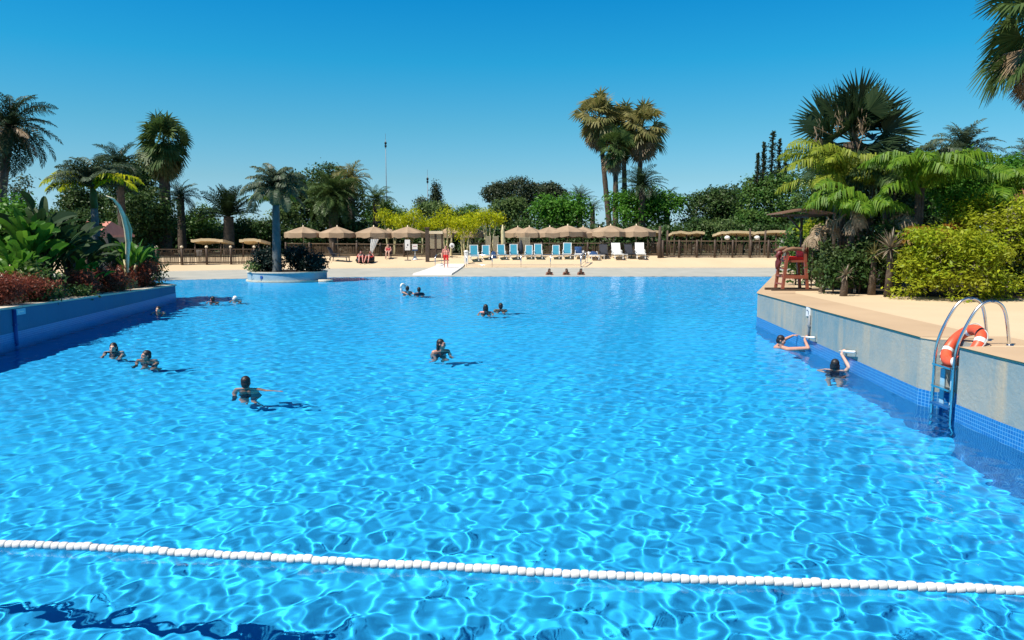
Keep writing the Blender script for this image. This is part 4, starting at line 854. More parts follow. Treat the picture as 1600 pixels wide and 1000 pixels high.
dup(p0, gb(703, 73), .2, 'small tan parasol behind the person in red trunks', LG, (.72, .72, 1.0)); dup(p0, gb(738, 74), .9, 'small tan parasol hidden behind the bamboo stems', LG, (.8, .8, 1.0))
for px, D, s_, lb in ((809, 73, .88, 'leftmost parasol of the row behind the loungers'), (827, 71, .92, 'tan parasol just right of the leftmost one in the row'), (859, 71, 1.0, 'tan parasol above the fourth blue lounger, third of the row'), (887, 71, 1.08, 'tall tan parasol above the right blue loungers'), (911, 72, .96, 'tan parasol left of the gap above the white loungers'), (937, 75, .96, 'tan parasol set further back, above the lounger with the blue towel'), (954, 70, 1.08, 'highest tan parasol of the row, above the plain white lounger'), (994, 70, 1.06, 'rightmost tan parasol, next to the thick dark post')):
    dup(p0, gb(px, D), R(px*7), lb, RGp, (s_, s_, 1.0+(.05 if s_ > 1.05 else 0)))
# flat shades on posts
def shade(label, x0, x1, yt, D, group, nposts=2, th=.22):
    a = pt(x0, yt, D); b = pt(x1, yt, D); c_ = (a+b)/2; wd = b.x-a.x; g = tz(c_.x, D); z = c_.z-g; o = thing('flat_shade', label, 'sunshade', (c_.x, D, g), 0, group); rng = nrng()
    X = lin(-wd/2, wd/2, 13); Yy = lin(-1.3, 1.3, 7); XX, YY = np.meshgrid(X, Yy); sag = .05*np.cos(XX/wd*math.pi*2*max(1, round(wd/2.6)))+.012*rng.normal(size=XX.shape); ZZ = z-.08+sag-YY*.10
    M = MB()
    for dz, fl in ((0, 0), (-th, 1)):
        idx = np.arange(XX.size).reshape(XX.shape); q = np.stack([idx[:-1, :-1], idx[:-1, 1:], idx[1:, 1:], idx[1:, :-1]], -1).reshape(-1, 4); M.add(np.stack([XX, YY, ZZ+dz], -1).reshape(-1, 3), q[:, ::-1] if fl else q)
    for r_ in (0, -1):
        e = np.stack([XX[r_], YY[r_], ZZ[r_]], -1); e2 = e-np.array([0, 0, th]); n = len(e); M.add(np.concatenate([e, e2]), [[i, n+i, n+i+1, i+1] for i in range(n-1)])
        e = np.stack([XX[:, r_], YY[:, r_], ZZ[:, r_]], -1); e2 = e-np.array([0, 0, th]); n = len(e); M.add(np.concatenate([e, e2]), [[i, n+i, n+i+1, i+1] for i in range(n-1)])
    M.build('roof_cloth', MT['shade'], o)
    for k in range(nposts):
        for y in (-1.1, 1.1):
            x = -wd/2+.25+(wd-.5)*k/(nposts-1); M = MB(); M.tube([(x, y, -.2), (x, y, z-.32-y*.1)], .06, 7); M.build('post', MT['wood'], o, smooth=True)
SG = 'flat cream shades on posts behind the fences'
shade('flat cream shade behind the left fence, the wider of the pair', 308, 357, 374, 65, SG); shade('flat cream shade behind the left fence, beside the palm island', 382, 415, 374, 65.3, SG)
shade('small flat cream shade tucked right of the last parasol', 1012, 1030, 361.5, 72.5, SG); shade('flat cream shade left of the pale green bush, first of two touching ones', 1046, 1073, 362.5, 72, SG); shade('flat cream shade touching the pale green bush', 1073, 1096, 362.5, 72.4, SG)
shade('long flat cream shade right of the pale green bush', 1119, 1172, 362, 71.5, SG, 3); shade('long flat cream shade behind the lifeguard chair', 1177, 1236, 361.5, 71.8, SG, 3)
for i, (px, yt, lb) in enumerate(((1043, 360, 'dark pole left of the pair of flat shades'), (1172, 357, 'dark pole between the two long flat shades'), (1196, 360, 'dark pole in front of the rightmost flat shade'), (1229, 357, 'dark pole just left of the lifeguard chair post'))):
    b = gb(px, 69.8); M = MB(); M.tube([(0, 0, -.2), (0, 0, pt(px, yt, 69.8).z-b[2])], .09, 8); tag(M.build('pole', MT['wood'], smooth=True, loc=b), lb, 'pole', 'dark poles by the flat shades')
for px, lb in ((1136.5, 'round white lamp globe below the long flat shade'), (1183, 'round white lamp globe between two dark poles')):
    b = gb(px, 70.2); o = thing('globe_lamp', lb, 'lamp', b, 0, 'white globe lamps by the flat shades'); z = pt(px, 371.5, 70.2).z-b[2]; M = MB(); M.ell((0, 0, z), (.26, .26, .2), 14); M.build('globe', MT['white'], o, smooth=True); M = MB(); M.tube([(0, 0, -.1), (0, 0, z-.15)], .035, 7); M.build('post', MT['wood'], o)

# ---------------------------------------------------------------- loungers
def lounger(label, group, loc, fabric, frame, back=62, rz=0., arms=True):
    o = thing('sun_lounger', label, 'sun lounger', loc, rz, group); W_ = .66; M = MB()
    for x in (-W_/2, W_/2): M.beam((x, -.95, .34), (x, .62, .36), .05, .07)
    M.beam((-W_/2, -.95, .34), (W_/2, -.95, .34), .05, .06); M.beam((-W_/2, .60, .36), (W_/2, .60, .36), .05, .06)
    if arms:
        for x in (-W_/2-.02, W_/2+.02): M.beam((x, -.05, .60), (x, .55, .64), .06, .035); M.beam((x, -.02, .36), (x, -.02, .60), .045, .045)
    M.build('frame', MT[frame], o)
    for x in (-W_/2+.03, W_/2-.03):
        for y, dx in ((-.85, -.06), (.5, .08)): M = MB(); M.beam((x, y+dx, 0), (x, y, .34), .06, .05); M.build('leg', MT[frame], o)
    M = MB(); M.box((0, -.30, .385), (W_-.04, 1.22, .025)); M.build('seat', MT[fabric], o)
    a = R(back); u = Vector((0, math.cos(a), math.sin(a))); p = Vector((0, .32, .39)); Mx = np.array(Matrix.Rotation(a, 3, 'X'))
    B = MB(); B.box(p+u*.44, (W_-.10, .84, .025), M=Mx); bk = B.build('backrest', MT[fabric], o)
    B = MB()
    for x in (-W_/2+.02, W_/2-.02): B.beam(p+Vector((x, 0, 0)), p+u*.90+Vector((x, 0, 0)), .05, .05)
    B.beam(p+u*.885-Vector((W_/2-.04, 0, 0)), p+u*.885+Vector((W_/2-.04, 0, 0)), .06, .05); B.build('back_frame', MT[frame], bk)
    return o
BLG = 'blue sun loungers in a row behind the railing'
l0 = lounger('blue sun lounger nearest the white pedestal, larger looking than the rest', BLG, G(741, 407), 'blue', 'white', 66, R(6)); l0.scale = (1.08,)*3
for px, py, sc, rz, lb in ((759, 404.5, .95, 2, 'blue sun lounger second from the white pedestal'), (784, 404, .98, 8, 'blue lounger with a navy bag on its left, third in the row'), (803, 404, 1.0, 3, 'blue lounger in front of the leftmost parasols'), (826, 403.5, .92, -4, 'blue lounger right of the dark folded cloth'), (841, 403.5, 1.0, 0, 'blue lounger at the middle of the railing'), (868.5, 403.5, .92, -3, 'blue lounger with a low backrest, second from the navy towel'), (886, 403, 1.06, -6, 'blue lounger with a high backrest beside the navy towel')):
    dup(l0, G(px, py), R(rz), lb, BLG, sc*1.02)
WLG = 'white loungers right of the railing'
w0 = lounger('plain white sun lounger with a raised back, right of the railing', WLG, G(964, 404), 'white', 'white', 60, R(2)); w0.scale = (1.15,)*3; w1 = dup(w0, G(1000, 403.5), R(-4), 'white sun lounger beside the thick dark post', WLG)
lw0 = lounger('low white lounger with a dark blue towel bundled on it', WLG, G(927, 405), 'white', 'white', 12, R(4)); lw1 = dup(lw0, G(905, 403.2), R(-10), 'white lounger under the navy towel at the end of the blue row', WLG)
d0 = lounger('dark grey sun lounger between two white ones', 'dark sun loungers', G(943, 402.5), 'dark', 'dark', 58, R(-3)); dup(d0, G(984, 402.5), R(5), 'dark navy sun lounger left of the last white one', 'dark sun loungers')
dup(d0, G(528, 408), R(80), 'black sun lounger standing sideways by the dark fence', 'dark sun loungers')
def stool(label, loc):
    o = thing('side_table', label, 'table', loc, 0, 'low white side tables between the loungers'); M = MB(); M.box((0, 0, .36), (.5, .42, .04)); M.build('table_top', MT['white'], o)
    for x in (-.2, .2):
        for y in (-.16, .16): M = MB(); M.box((x, y, .17), (.05, .05, .34)); M.build('leg', MT['white'], o)
    return o
st = stool('low white side table right of the lounger with the blue towel', G(940, 405)); dup(st, G(976, 404), None, 'low white side table right of the plain white lounger')
def cloth(name, label, loc, size, m, seed):
    rng = np.random.default_rng(seed); n = 12; U, V_ = np.meshgrid(lin(-1, 1, n), lin(-1, 1, n)); Z = size[2]*(1-np.abs(U)**3)*(1-np.abs(V_)**3)*(.6+.6*rng.random(U.shape)); M = MB(); idx = np.arange(n*n).reshape(n, n)
    q = np.stack([idx[:-1, :-1], idx[:-1, 1:], idx[1:, 1:], idx[1:, :-1]], -1).reshape(-1, 4)
    M.add(np.stack([U*size[0]/2, V_*size[1]/2, Z], -1).reshape(-1, 3), q); M.add(np.stack([U*size[0]/2, V_*size[1]/2, Z*0-.004], -1).reshape(-1, 3), q[:, ::-1]); o = M.build(name, MT[m], smooth=True, loc=loc); return tag(o, label, 'towel' if name == 'towel' else 'bag')
cloth('towel', 'dark blue towel bundled on the low white lounger', G(927, 405)+Vector((0, .1, .42)), (.72, 1.0, .24), 'navy', 2)
o = cloth('towel', 'navy towel draped over the last lounger of the blue row', G(904, 402.5)+Vector((0, .3, .62)), (.62, .8, .16), 'navy', 3); o.rotation_euler = (R(55), 0, 0)
cloth('beach_bag', 'navy beach bag lying between the second and third blue loungers', G(771, 404)+Vector((0, .2, .0)), (.62, .5, .62), 'navy', 4)
o = thing('closed_parasol', 'dark closed parasol standing behind the blue loungers', 'parasol', G(814, 401.5)); M = MB(); M.lathe([(.05, .25), (.26, .30), (.22, .8), (.10, 1.35), (.03, 1.5)], n=10); M.build('folded_canopy', MT['dark'], o, smooth=True); M = MB(); M.tube([(0, 0, -.1), (0, 0, 1.55)], .03, 7); M.build('pole', MT['wood'], o)

# ---------------------------------------------------------------- kiosk, screens, signs, masts, houses
b = G(681, 403); o = thing('kiosk', 'dark framed kiosk with two pale louvred panels and a cream header', 'kiosk', b); zt = pt(681, 361, b.y).z-b.z; wd = 21/F*b.y
M = MB()
for x in (-wd/2, 0, wd/2): M.box((x, 0, zt/2), (.12, .12, zt-.02))
M.box((0, .5, zt*.5), (wd, .06, zt*.9)); M.box((0, .02, .35), (wd-.02, .08, .7)); M.build('frame', MT['wood'], o)
for x in (-wd/4, wd/4):
    M = MB()
    for k in range(16): M.box((x, -.02, .85+k*.085), (wd/2-.2, .05, .06))
    M.build('louvre_panel', MT['louvre'], o)
M = MB(); M.box((0, -.08, zt-.12), (wd+.1, .24, .24)); M.build('header', MT['cream'], o)
for px, w_, yt, lb in ((763, 7, 368, 'pale louvred screen behind the first blue loungers, left of two'), (774.5, 7.5, 368, 'pale louvred screen left of the palm stump'), (815.5, 7, 370, 'olive louvred screen under the parasol row, left of two'), (824, 7, 370, 'olive louvred screen under the parasol row, beside a parasol pole')):
    b = gb(px, 68.5); z = pt(px, yt, 68.5).z-b[2]; o = thing('louvred_screen', lb, 'screen', b, 0, 'louvred screens'); w2 = w_/F*68.5; M = MB()
    for k in range(int(z/.1)): M.box((0, 0, .08+k*.1), (w2-.08, .04, .07))
    M.build('slats', MT['louvre'], o); M = MB()
    for x in (-w2/2, w2/2): M.box((x, 0, z/2), (.06, .07, z+.05))
    M.build('frame', MT['louvre'], o)
b = G(637, 407); o = thing('notice_board', 'tall white notice board on a stand beside the ramp', 'sign', b); z0, z1 = pt(637, 391, b.y).z-b.z, pt(637, 374.5, b.y).z-b.z
M = MB(); M.box((0, 0, (z0+z1)/2), (.44, .05, z1-z0)); M.build('panel', MT['sign'], o); M = MB(); M.box((.02, -.028, z0+.45), (.10, .01, .13)); M.box((-.06, -.028, z0+.25), (.05, .01, .05)); M.build('emblem', MT['black'], o); M = MB(); M.box((0, .06, z0*.5+.1), (.07, .07, z0+.4)); M.build('post', MT['wood'], o); M = MB(); M.box((0, .05, .03), (.5, .4, .06)); M.build('foot', MT['stone'], o)
b = G(648.5, 406); o = thing('notice_board', 'small white notice board with a navy lower band, right of the tall one', 'sign', b); z0, z1 = pt(648, 389.5, b.y).z-b.z, pt(648, 381.5, b.y).z-b.z
M = MB(); M.box((0, 0, (z0+z1)/2), (.46, .05, z1-z0)); M.build('panel', MT['sign'], o); M = MB(); M.box((0, -.002, z0-.06), (.46, .05, .12)); M.build('lower_band', MT['navy'], o); M = MB()
for x in (-.1, 0, .1): M.box((x, -.03, (z0+z1)/2+.04), (.07, .01, .05))
M.build('red_marks', MT['signred'], o); M = MB(); M.box((0, .06, z0*.5), (.06, .06, z0+.3)); M.build('post', MT['white'], o); M = MB(); M.lathe([(0, .3), (.1, .28), (.24, .05), (.25, 0)], n=12); M.build('foot', MT['white'], o)
b = gb(706, 67); o = thing('round_sign', 'round white sign with a dark centre behind the person in red trunks', 'sign', b); z = pt(706, 384, 67).z-b[2]; M = MB(); M.ell((0, 0, z), (.22, .04, .24), 18); M.build('disc', MT['sign'], o, smooth=True); M = MB(); M.ell((0, -.045, z-.03), (.09, .02, .1), 12); M.build('emblem', MT['stone'], o); M = MB(); M.tube([(0, .03, -.1), (0, .03, z)], .03, 7); M.build('post', MT['wood'], o)
b = G(300 if 0 else 312, 409); o = thing('notice_board', 'small grey notice fixed to the left fence', 'sign', (b.x, b.y-.02, b.z)); M = MB(); M.box((0, 0, .72), (.42, .03, .5)); M.build('panel', MT['stone'], o); M = MB(); M.box((0, .03, .4), (.05, .03, .9)); M.build('post', MT['wood'], o)
b = gb(584.5, 67.2); o = thing('curtain', 'white curtain gathered under the tan parasol behind the two sunbathers', 'curtain', b); zt = pt(584, 373.5, 67.2).z-b[2]; zb = pt(580, 397, 67.2).z-b[2]; M = MB(); V = []
for k in range(12):
    f = k/11; w_ = .62*(1-f)**.8+.10; cx = .05-.35*f
    for j in range(15): u = j/14-.5; V.append((cx+u*w_, .05*math.sin(j*1.9+f)*(1-f*.6), zt+(zb-zt)*f))
V = np.array(V); idx = np.arange(180).reshape(12, 15); q = np.stack([idx[:-1, :-1], idx[1:, :-1], idx[1:, 1:], idx[:-1, 1:]], -1).reshape(-1, 4); M.add(V, q); M.add(V+[0, .02, 0], q[:, ::-1]); M.build('cloth', MT['white'], o, smooth=True); M = MB(); M.tube([(-.5, 0, zt+.02), (.5, 0, zt+.02)], .02, 6); M.build('rod', MT['wood'], o)
def mast(label, px, yt, D):
    b = gb(px, D); z = pt(px, yt, D).z-b[2]; o = thing('light_mast', label, 'mast', b); M = MB(); M.tube([(0, 0, -.2), (0, 0, z*.5), (0, 0, z)], [.09, .06, .035], 8); M.build('pole', MT['pipe'], o, smooth=True); M = MB(); M.box((0, 0, z-.9), (.26, .2, .3)); M.ell((0, 0, z-.5), (.17, .17, .22), 10); M.build('lamp_head', MT['black'], o); M = MB(); M.tube([(0, 0, z), (0, 0, z+.8)], .02, 5); M.build('rod', MT['pipe'], o)
mast('tall thin light mast rising above the trees, left of centre', 605, 218, 108); mast('shorter thin light mast beside the small cypress', 669, 274, 110)
def house(label, x0, x1, yr, ye, yb, D, roof, base):
    a = pt(x0, ye, D); b2 = pt(x1, ye, D); cx = (a.x+b2.x)/2; w_ = b2.x-a.x; g = base; ze = a.z-g; zr = pt(x0, yr, D).z-g; o = thing('house', label, 'house', (cx, D, g)); dp = 5.
    M = MB(); M.box((0, 0, ze/2-.3), (w_*.92, dp*.9, ze+.55)); M.build('wall', MT['plaster'], o)
    M = MB(); h = w_/2; s = dp/2; V = [(-h, -s, ze), (h, -s, ze), (h, s, ze), (-h, s, ze), (-h*.75, 0, zr), (h*.75, 0, zr), (-h, -s, ze-.15), (h, -s, ze-.15), (h, s, ze-.15), (-h, s, ze-.15)]
    M.add(V, [[0, 1, 5, 4], [2, 3, 4, 5]]); M.add(V, [[0, 4, 3], [1, 2, 5]]); M.add(V, [[6, 7, 1, 0], [7, 8, 2, 1], [8, 9, 3, 2], [9, 6, 0, 3], [9, 8, 7, 6]]); M.build('roof', MT[roof], o)
    M = MB()
    M.box((w_*.1, -dp*.45-.02, ze*.55), (w_*.16, .06, ze*.4)); M.build('window', MT['dark'], o)
house('small house with a pink tiled roof seen behind the left bed', 128, 182, 346, 367, 380, 52, 'tile_pink', .6)
house('house with a dark red tiled roof at the right edge behind the lime shrub', 1598, 1690, 290, 306, 380, 27, 'tile_red', 1.0)
b = gb(1223, 64); M = MB(); z0, z1 = pt(1223, 386, 64).z-b[2], pt(1223, 372.5, 64).z-b[2]; M.lathe([(.30, 0), (.30, z0), (.22, z0), (.26, z0+.15), (.20, z0+.35), (.16, z0+.5), (.05, z1), (0, z1)], n=12); tag(M.build('stone_bust', MT['stone'], smooth=True, loc=b), 'grey rounded stone ornament beyond the lifeguard chair, on the fence line', 'ornament')

# ---------------------------------------------------------------- lifeguard chair
b = P(1237, 451.5, 1.0); b.z = zd(b.y); o = thing('lifeguard_chair', 'empty red brown lifeguard chair with red cushions under a flat wooden canopy', 'lifeguard chair', b); u = b.y/F
X = lambda px: (px-1237)*u
Zc = lambda py: (451.5-py)*u*1.0
for y in (-.33, .33):
    M = MB(); M.box((0, y, .035), ((1272-1199)*u, .12, .07)); M.build('skid', MT['wood'], o)
    M = MB(); M.beam((X(1217), y, .05), (X(1223), y, Zc(391)), .09, .085); M.build('leg', MT['redwood'], o)
    M = MB(); M.beam((X(1255.5), y, .05), (X(1248.5), y, Zc(386)), .09, .085); M.build('leg', MT['redwood'], o)
    M = MB(); M.beam((X(1217), y*1.12, Zc(429.5)), (X(1255), y*1.12, Zc(429.5)), .05, .11); M.build('side_rail', MT['redwood'], o)
    M = MB(); M.tube([(X(1215), y*1.1, Zc(391.5)), (X(1221), y*1.1, Zc(388)), (X(1230), y*1.1, Zc(386)), (X(1240), y*1.1, Zc(386.5)), (X(1249), y*1.1, Zc(389))], [.045, .06, .065, .06, .05], 8); M.build('armrest', MT['skin_pale'] if 0 else MT['roofwood'], o, smooth=True)
M = MB()
for k in range(4): M.box((X(1221), 0, Zc(400+k*0)-.02-k*.0), (.10, .62, .07)) if k == 0 else M.box((X(1219)-.03, 0, Zc(404)-.26*k), (.06, .58, .05))
M.build('front_step', MT['redwood'], o)
M = MB(); M.box((X(1236), 0, Zc(405.5)), (X(1252)-X(1220), .62, .07)); M.build('seat_board', MT['redwood'], o)
M = MB(); M.box((X(1239), 0, Zc(401.5)), (X(1251)-X(1228), .58, .12)); M.build('seat_cushion', MT['red'], o)
M = MB(); M.beam((X(1249), 0, Zc(401)), (X(1251), 0, Zc(383.5)), .56, .12); M.build('back_cushion', MT['red'], o)
M = MB(); M.beam((X(1254), 0, Zc(407)), (X(1255), 0, Zc(384)), .60, .04); M.build('back_board', MT['redwood'], o)
M = MB(); M.tube([(X(1255.5), 0, Zc(432)), (X(1249), 0, Zc(384)), (X(1248), 0, Zc(333))], [.05, .05, .045], 8); M.build('canopy_pole', MT['wood'], o, smooth=True)
M = MB(); x0, x1 = X(1205), X(1286); ze, zr = Zc(332.5), Zc(325)
for xa, xb, za, zb in ((x0, X(1245), ze, zr), (X(1245), x1, zr, ze)):
    for k in range(9):
        y0, y1 = -.75+k*1.5/9, -.75+(k+1)*1.5/9-.012; dz = .008*(k % 2)
        V = [(xa, y0, za+dz), (xb, y0, zb+dz), (xb, y1, zb+dz), (xa, y1, za+dz)]; V += [(p[0], p[1], p[2]-.035) for p in V]; M.add(V, [[0, 1, 2, 3], [7, 6, 5, 4], [4, 5, 1, 0], [6, 7, 3, 2], [5, 6, 2, 1], [7, 4, 0, 3]])
M.build('canopy', MT['roofwood'], o)
M = MB()
for y in (-.6, .6): M.beam((X(1210), y, ze-.07), (X(1281), y, ze-.07), .05, .07)
M.beam((X(1248), -.6, ze-.12), (X(1248), .6, ze-.12), .06, .06); M.beam((X(1248), 0, ze-.55), (X(1226), 0, ze-.06), .04, .05); M.build('canopy_frame', MT['wood'], o)
o2 = thing('rescue_tube', 'dark red rescue tube hanging off the front of the lifeguard chair', 'rescue tube', b+Vector((X(1213), -.2, Zc(392)))); M = MB(); M.tube([(.10, 0, .0), (-.02, 0, .0), (-.04, .02, -.12), (-.03, .02, -.30), (-.06, 0, -.46), (-.09, 0, -.55)], [.05, .08, .10, .10, .08, .03], 10); M.build('foam_body', MT['maroon'], o2, smooth=True); M = MB(); M.tube([(.10, 0, 0), (.18, .03, .03), (.22, .05, .06)], .016, 6); M.build('strap', MT['red'], o2)

# ---------------------------------------------------------------- pool ladder and lifebuoy
def wallx(y):
    for a, b in zip(RW, RW[1:]):
        if a[1] <= y <= b[1]: return a[0]+(b[0]-a[0])*(y-a[1])/(b[1]-a[1]+1e-9)
zt = zd(11.8); o = thing('pool_ladder', 'steel pool ladder with two curved handrails and blue steps at the right wall', 'ladder', (6.71, 11.74, zt))
for y in (-.27, .27):
    M = MB(); pth = [(-.02, y, -zt-.75), (-.02, y, -zt), (-.02, y, -.45), (0, y, -.10)]
    pth += [(.05+.38*(1-math.cos(a))*.5*1.25, y, .02+.72*math.sin(a)**.8) for a in lin(.25, math.pi*.62, 9)]+[(.70, y, .48), (.78, y, .2), (.82, y, -.06)]
    pth = [(-.02, y, -zt-.75), (-.02, y, -zt), (-.02, y, -.5), (-.02, y, -.12), (.05, y, .14), (.16, y, .38), (.26, y, .56), (.36, y, .65), (.48, y, .68), (.60, y, .65), (.68, y, .56), (.73, y, .38), (.77, y, .14), (.80, y, -.05)]
    pts = np.array(pth); tt = np.linspace(0, len(pts)-1, 60); cr = np.stack([np.interp(tt, range(len(pts)), pts[:, k]) for k in range(3)], -1)
    for _ in range(6): cr[1:-1] = (cr[:-2]+2*cr[1:-1]+cr[2:])/4
    M.tube(cr, .024, 12); M.build('handrail', MT['steel'], o, smooth=True)
    M = MB(); M.lathe([(0, .018), (.04, .018), (.055, 0)], (.80, y, .006), 12); M.build('floor_flange', MT['steel'], o, smooth=True)
for z in (-.36, -.70, -.98, -1.26, -1.55):
    M = MB(); M.box((-.02, 0, z), (.10, .50, .03)); M.build('step', MT['steel'] if z > -.9 else MT['blue_metal'], o)
M = MB(); M.box((.045, -.16, -.66), (.012, .14, .58)); M.box((.045, .13, -.72), (.012, .12, .6)); M.build('splash_plate', MT['plate'], o); recv(o)
LBc = pt(1505, 541, 11.74); o = thing('lifebuoy', 'orange lifebuoy with white bands leaning between the ladder handrails', 'lifebuoy', LBc)
ax = Vector((.55, -.32, .76)).normalized()                  # direction of the ring's long slant
n1 = Vector((-.80, -.02, .63)); n1 = (n1-ax*n1.dot(ax)).normalized(); n2 = ax.cross(n1); Mx = np.array([tuple(ax), tuple(n2), tuple(n1)]).T
th = lin(0, 2*math.pi, 49)[:-1]; r_ = .31; pr = np.stack([r_*np.cos(th), r_*np.sin(th), th*0], -1)@Mx.T
M = MB(); M.tube(pr, .082, 16, closed=True); M.build('ring', MT['orange'], o, smooth=True)
for k in range(4):
    t4 = lin(-.11, .11, 5)+math.pi/4+k*math.pi/2; M = MB(); M.tube(np.stack([r_*np.cos(t4), r_*np.sin(t4), t4*0], -1)@Mx.T, .0855, 16, cap=False); M.build('white_band', MT['white'], o, smooth=True)
M = MB(); t5 = lin(0, 2*math.pi, 65)[:-1]; rr = .412+.03*np.cos(4*t5+math.pi); M.tube(np.stack([rr*np.cos(t5), rr*np.sin(t5), t5*0], -1)@Mx.T, .008, 6, closed=True); M.build('grab_rope', MT['rope'], o, smooth=True)

# ---------------------------------------------------------------- fittings on the walls
def W(px, py):                                             # where the ray meets the right pool wall
    a, b_, d = ray(px, py)
    A = RW[6]; B = RW[7]; dx, dy = B[0]-A[0], B[1]-A[1]
    t = (A[0]*dy-A[1]*dx)/(a*dy-b_*dx); return Vector((a*t, b_*t, CAM[2]+d*t))
def grab(label, px0, px1, py):
    a = W(px0, py); b_ = W(px1, py+1); o = thing('grab_bar', label, 'grab bar', a, 0, 'white grab bars along the right wall'); d = b_-a; M = MB(); off = Vector((-.085, 0, 0)); M.tube([tuple(off), tuple(d+off)], .026, 10); M.build('bar', MT['white'], o, smooth=True)
    for q in (d*.15, d*.85): M = MB(); M.tube([tuple(q+off), tuple(q+Vector((.03, 0, 0)))], .018, 8); M.build('bracket', MT['steel'], o)
    recv(o); return a, b_
GB1 = grab('white grab bar below the drain pipe, held by a swimmer', 1258, 1278, 526.5); GB2 = grab('white grab bar nearer the ladder, held by the lone swimmer', 1318, 1342, 549)
a = W(1267, 494); b_ = W(1266, 524); o = thing('drain_pipe', 'thin grey drain pipe running down the right wall', 'pipe', a); M = MB(); M.tube([(-.03, 0, .02), tuple(Vector((-.03, 0, b_.z-a.z-.03)))], .028, 10); M.build('pipe', MT['pipe'], o, smooth=True); M = MB(); M.box((-.03, 0, (b_.z-a.z)*.5), (.07, .09, .04)); M.build('clamp', MT['pipe'], o)
a = W(1264, 487); o = thing('depth_sign', 'small white plate with a worn grey mark above the drain pipe', 'sign', a); M = MB(); M.box((-.012, .0, .0), (.02, .26, .22)); M.build('plate', MT['sign'], o); M = MB(); M.box((-.024, .05, .03), (.006, .09, .03)); M.box((-.024, -.03, -.02), (.006, .04, .09)); M.build('worn_mark', MT['pipe'], o)
def LWp(px, py):
    a, b_, d = ray(px, py); A = LW[1]; B = LW[2]
    if px > 0: A, B = LW[2], LW[3]
    dx, dy = B[0]-A[0], B[1]-A[1]; t = (A[0]*dy-A[1]*dx)/(a*dy-b_*dx); return Vector((a*t, b_*t, CAM[2]+d*t))
a = LWp(31, 487); o = thing('depth_sign', 'pale blue plate with a lighter worn mark on the left wall', 'sign', a); M = MB(); M.box((.012, 0, 0), (.02, .42, .16)); M.build('plate', MT['plate'], o); M = MB(); M.box((.024, .05, .0), (.006, .16, .03)); M.box((.024, -.08, .0), (.006, .05, .08)); M.build('worn_mark', MT['sign'], o)
a = LWp(20, 484); o = thing('drain_pipe', 'dark blue pipe running down the left wall beside the pale plate', 'pipe', a); M = MB(); M.tube([(.03, 0, 0), (.03, 0, -1.5)], .055, 10); M.build('pipe', MT['bluepaint'], o, smooth=True); M = MB(); M.box((.03, 0, -.4), (.09, .14, .05)); M.build('clamp', MT['bluepaint'], o); recv(o)

# ---------------------------------------------------------------- floating rope
FL = [(-160, 842), (0, 851), (150, 857), (300, 866), (500, 878), (700, 888), (900, 899), (1100, 908), (1300, 914), (1600, 924.5), (1760, 929)]
cp = np.array([(-11.72, 7.35, .02)]+[tuple(P(x, y, .02)) for x, y in FL]+[(6.50, 5.74, .02)]); seg = np.concatenate([[0], np.cumsum(np.linalg.norm(np.diff(cp, axis=0), axis=1))]); tot = seg[-1]; rng = nrng()
o = thing('float_line', 'line of white floats stretched across the pool nearest the camera', 'float line', tuple(cp[0])); NF = int(tot/.0735)
def along(s): return np.array([np.interp(s, seg, cp[:, k]) for k in range(3)])
pr = [(0, -.0364), (.025, -.0364), (.033, -.033), (.0375, -.022), (.0385, 0), (.0375, .022), (.033, .033), (.025, .0364), (0, .0364)]
fm = None; far = MB(); order = []
for k in range(NF):
    s = (k+.5)*tot/NF; p = along(s); t = nrm(along(min(tot, s+.05))-along(max(0, s-.05))); u = (p[0]/p[1]*F+800); order.append((k, p, t, u))
vis = [q for q in order if -10 < q[3] < 1610]; near100 = set(q[0] for q in sorted(vis, key=lambda q: np.linalg.norm(q[1]-np.array(CAM)))[:100])
for k, p, t, u in order:
    wob = Vector((0, rng.normal()*.003, .010+rng.normal()*.004)); sc = rng.uniform(.95, 1.06)
    if k in near100:
        if fm is None: M = MB(); M.lathe(pr, n=16); fo = M.build('float', MT['float'], o, smooth=True); fm = fo.data
        else: fo = bpy.data.objects.new('float', fm); COL.objects.link(fo); fo.parent = o
        fo.location = Vector(p-cp[0])+wob; fo.rotation_euler = Vector((*t[:2], t[2]+rng.normal()*.03)).to_track_quat('Z', 'Y').to_euler(); fo.scale = (sc,)*3
    else:
        mm = MB(); mm.lathe([(r_*sc, z*sc) for r_, z in pr], n=12); q = np.array(Vector(t).to_track_quat('Z', 'Y').to_matrix()); far.add(mm.v[0]@q.T+np.array(p-cp[0])+np.array(wob), mm.f[0][0])
ff = far.build('floats_beyond', MT['float'], o, smooth=True); ff['kind'] = 'stuff'
M = MB(); M.tube([tuple(along(s)-cp[0]+np.array([0, 0, .008])) for s in lin(0, tot, 80)], .008, 6); M.build('rope', MT['rope'], o); recv(o)

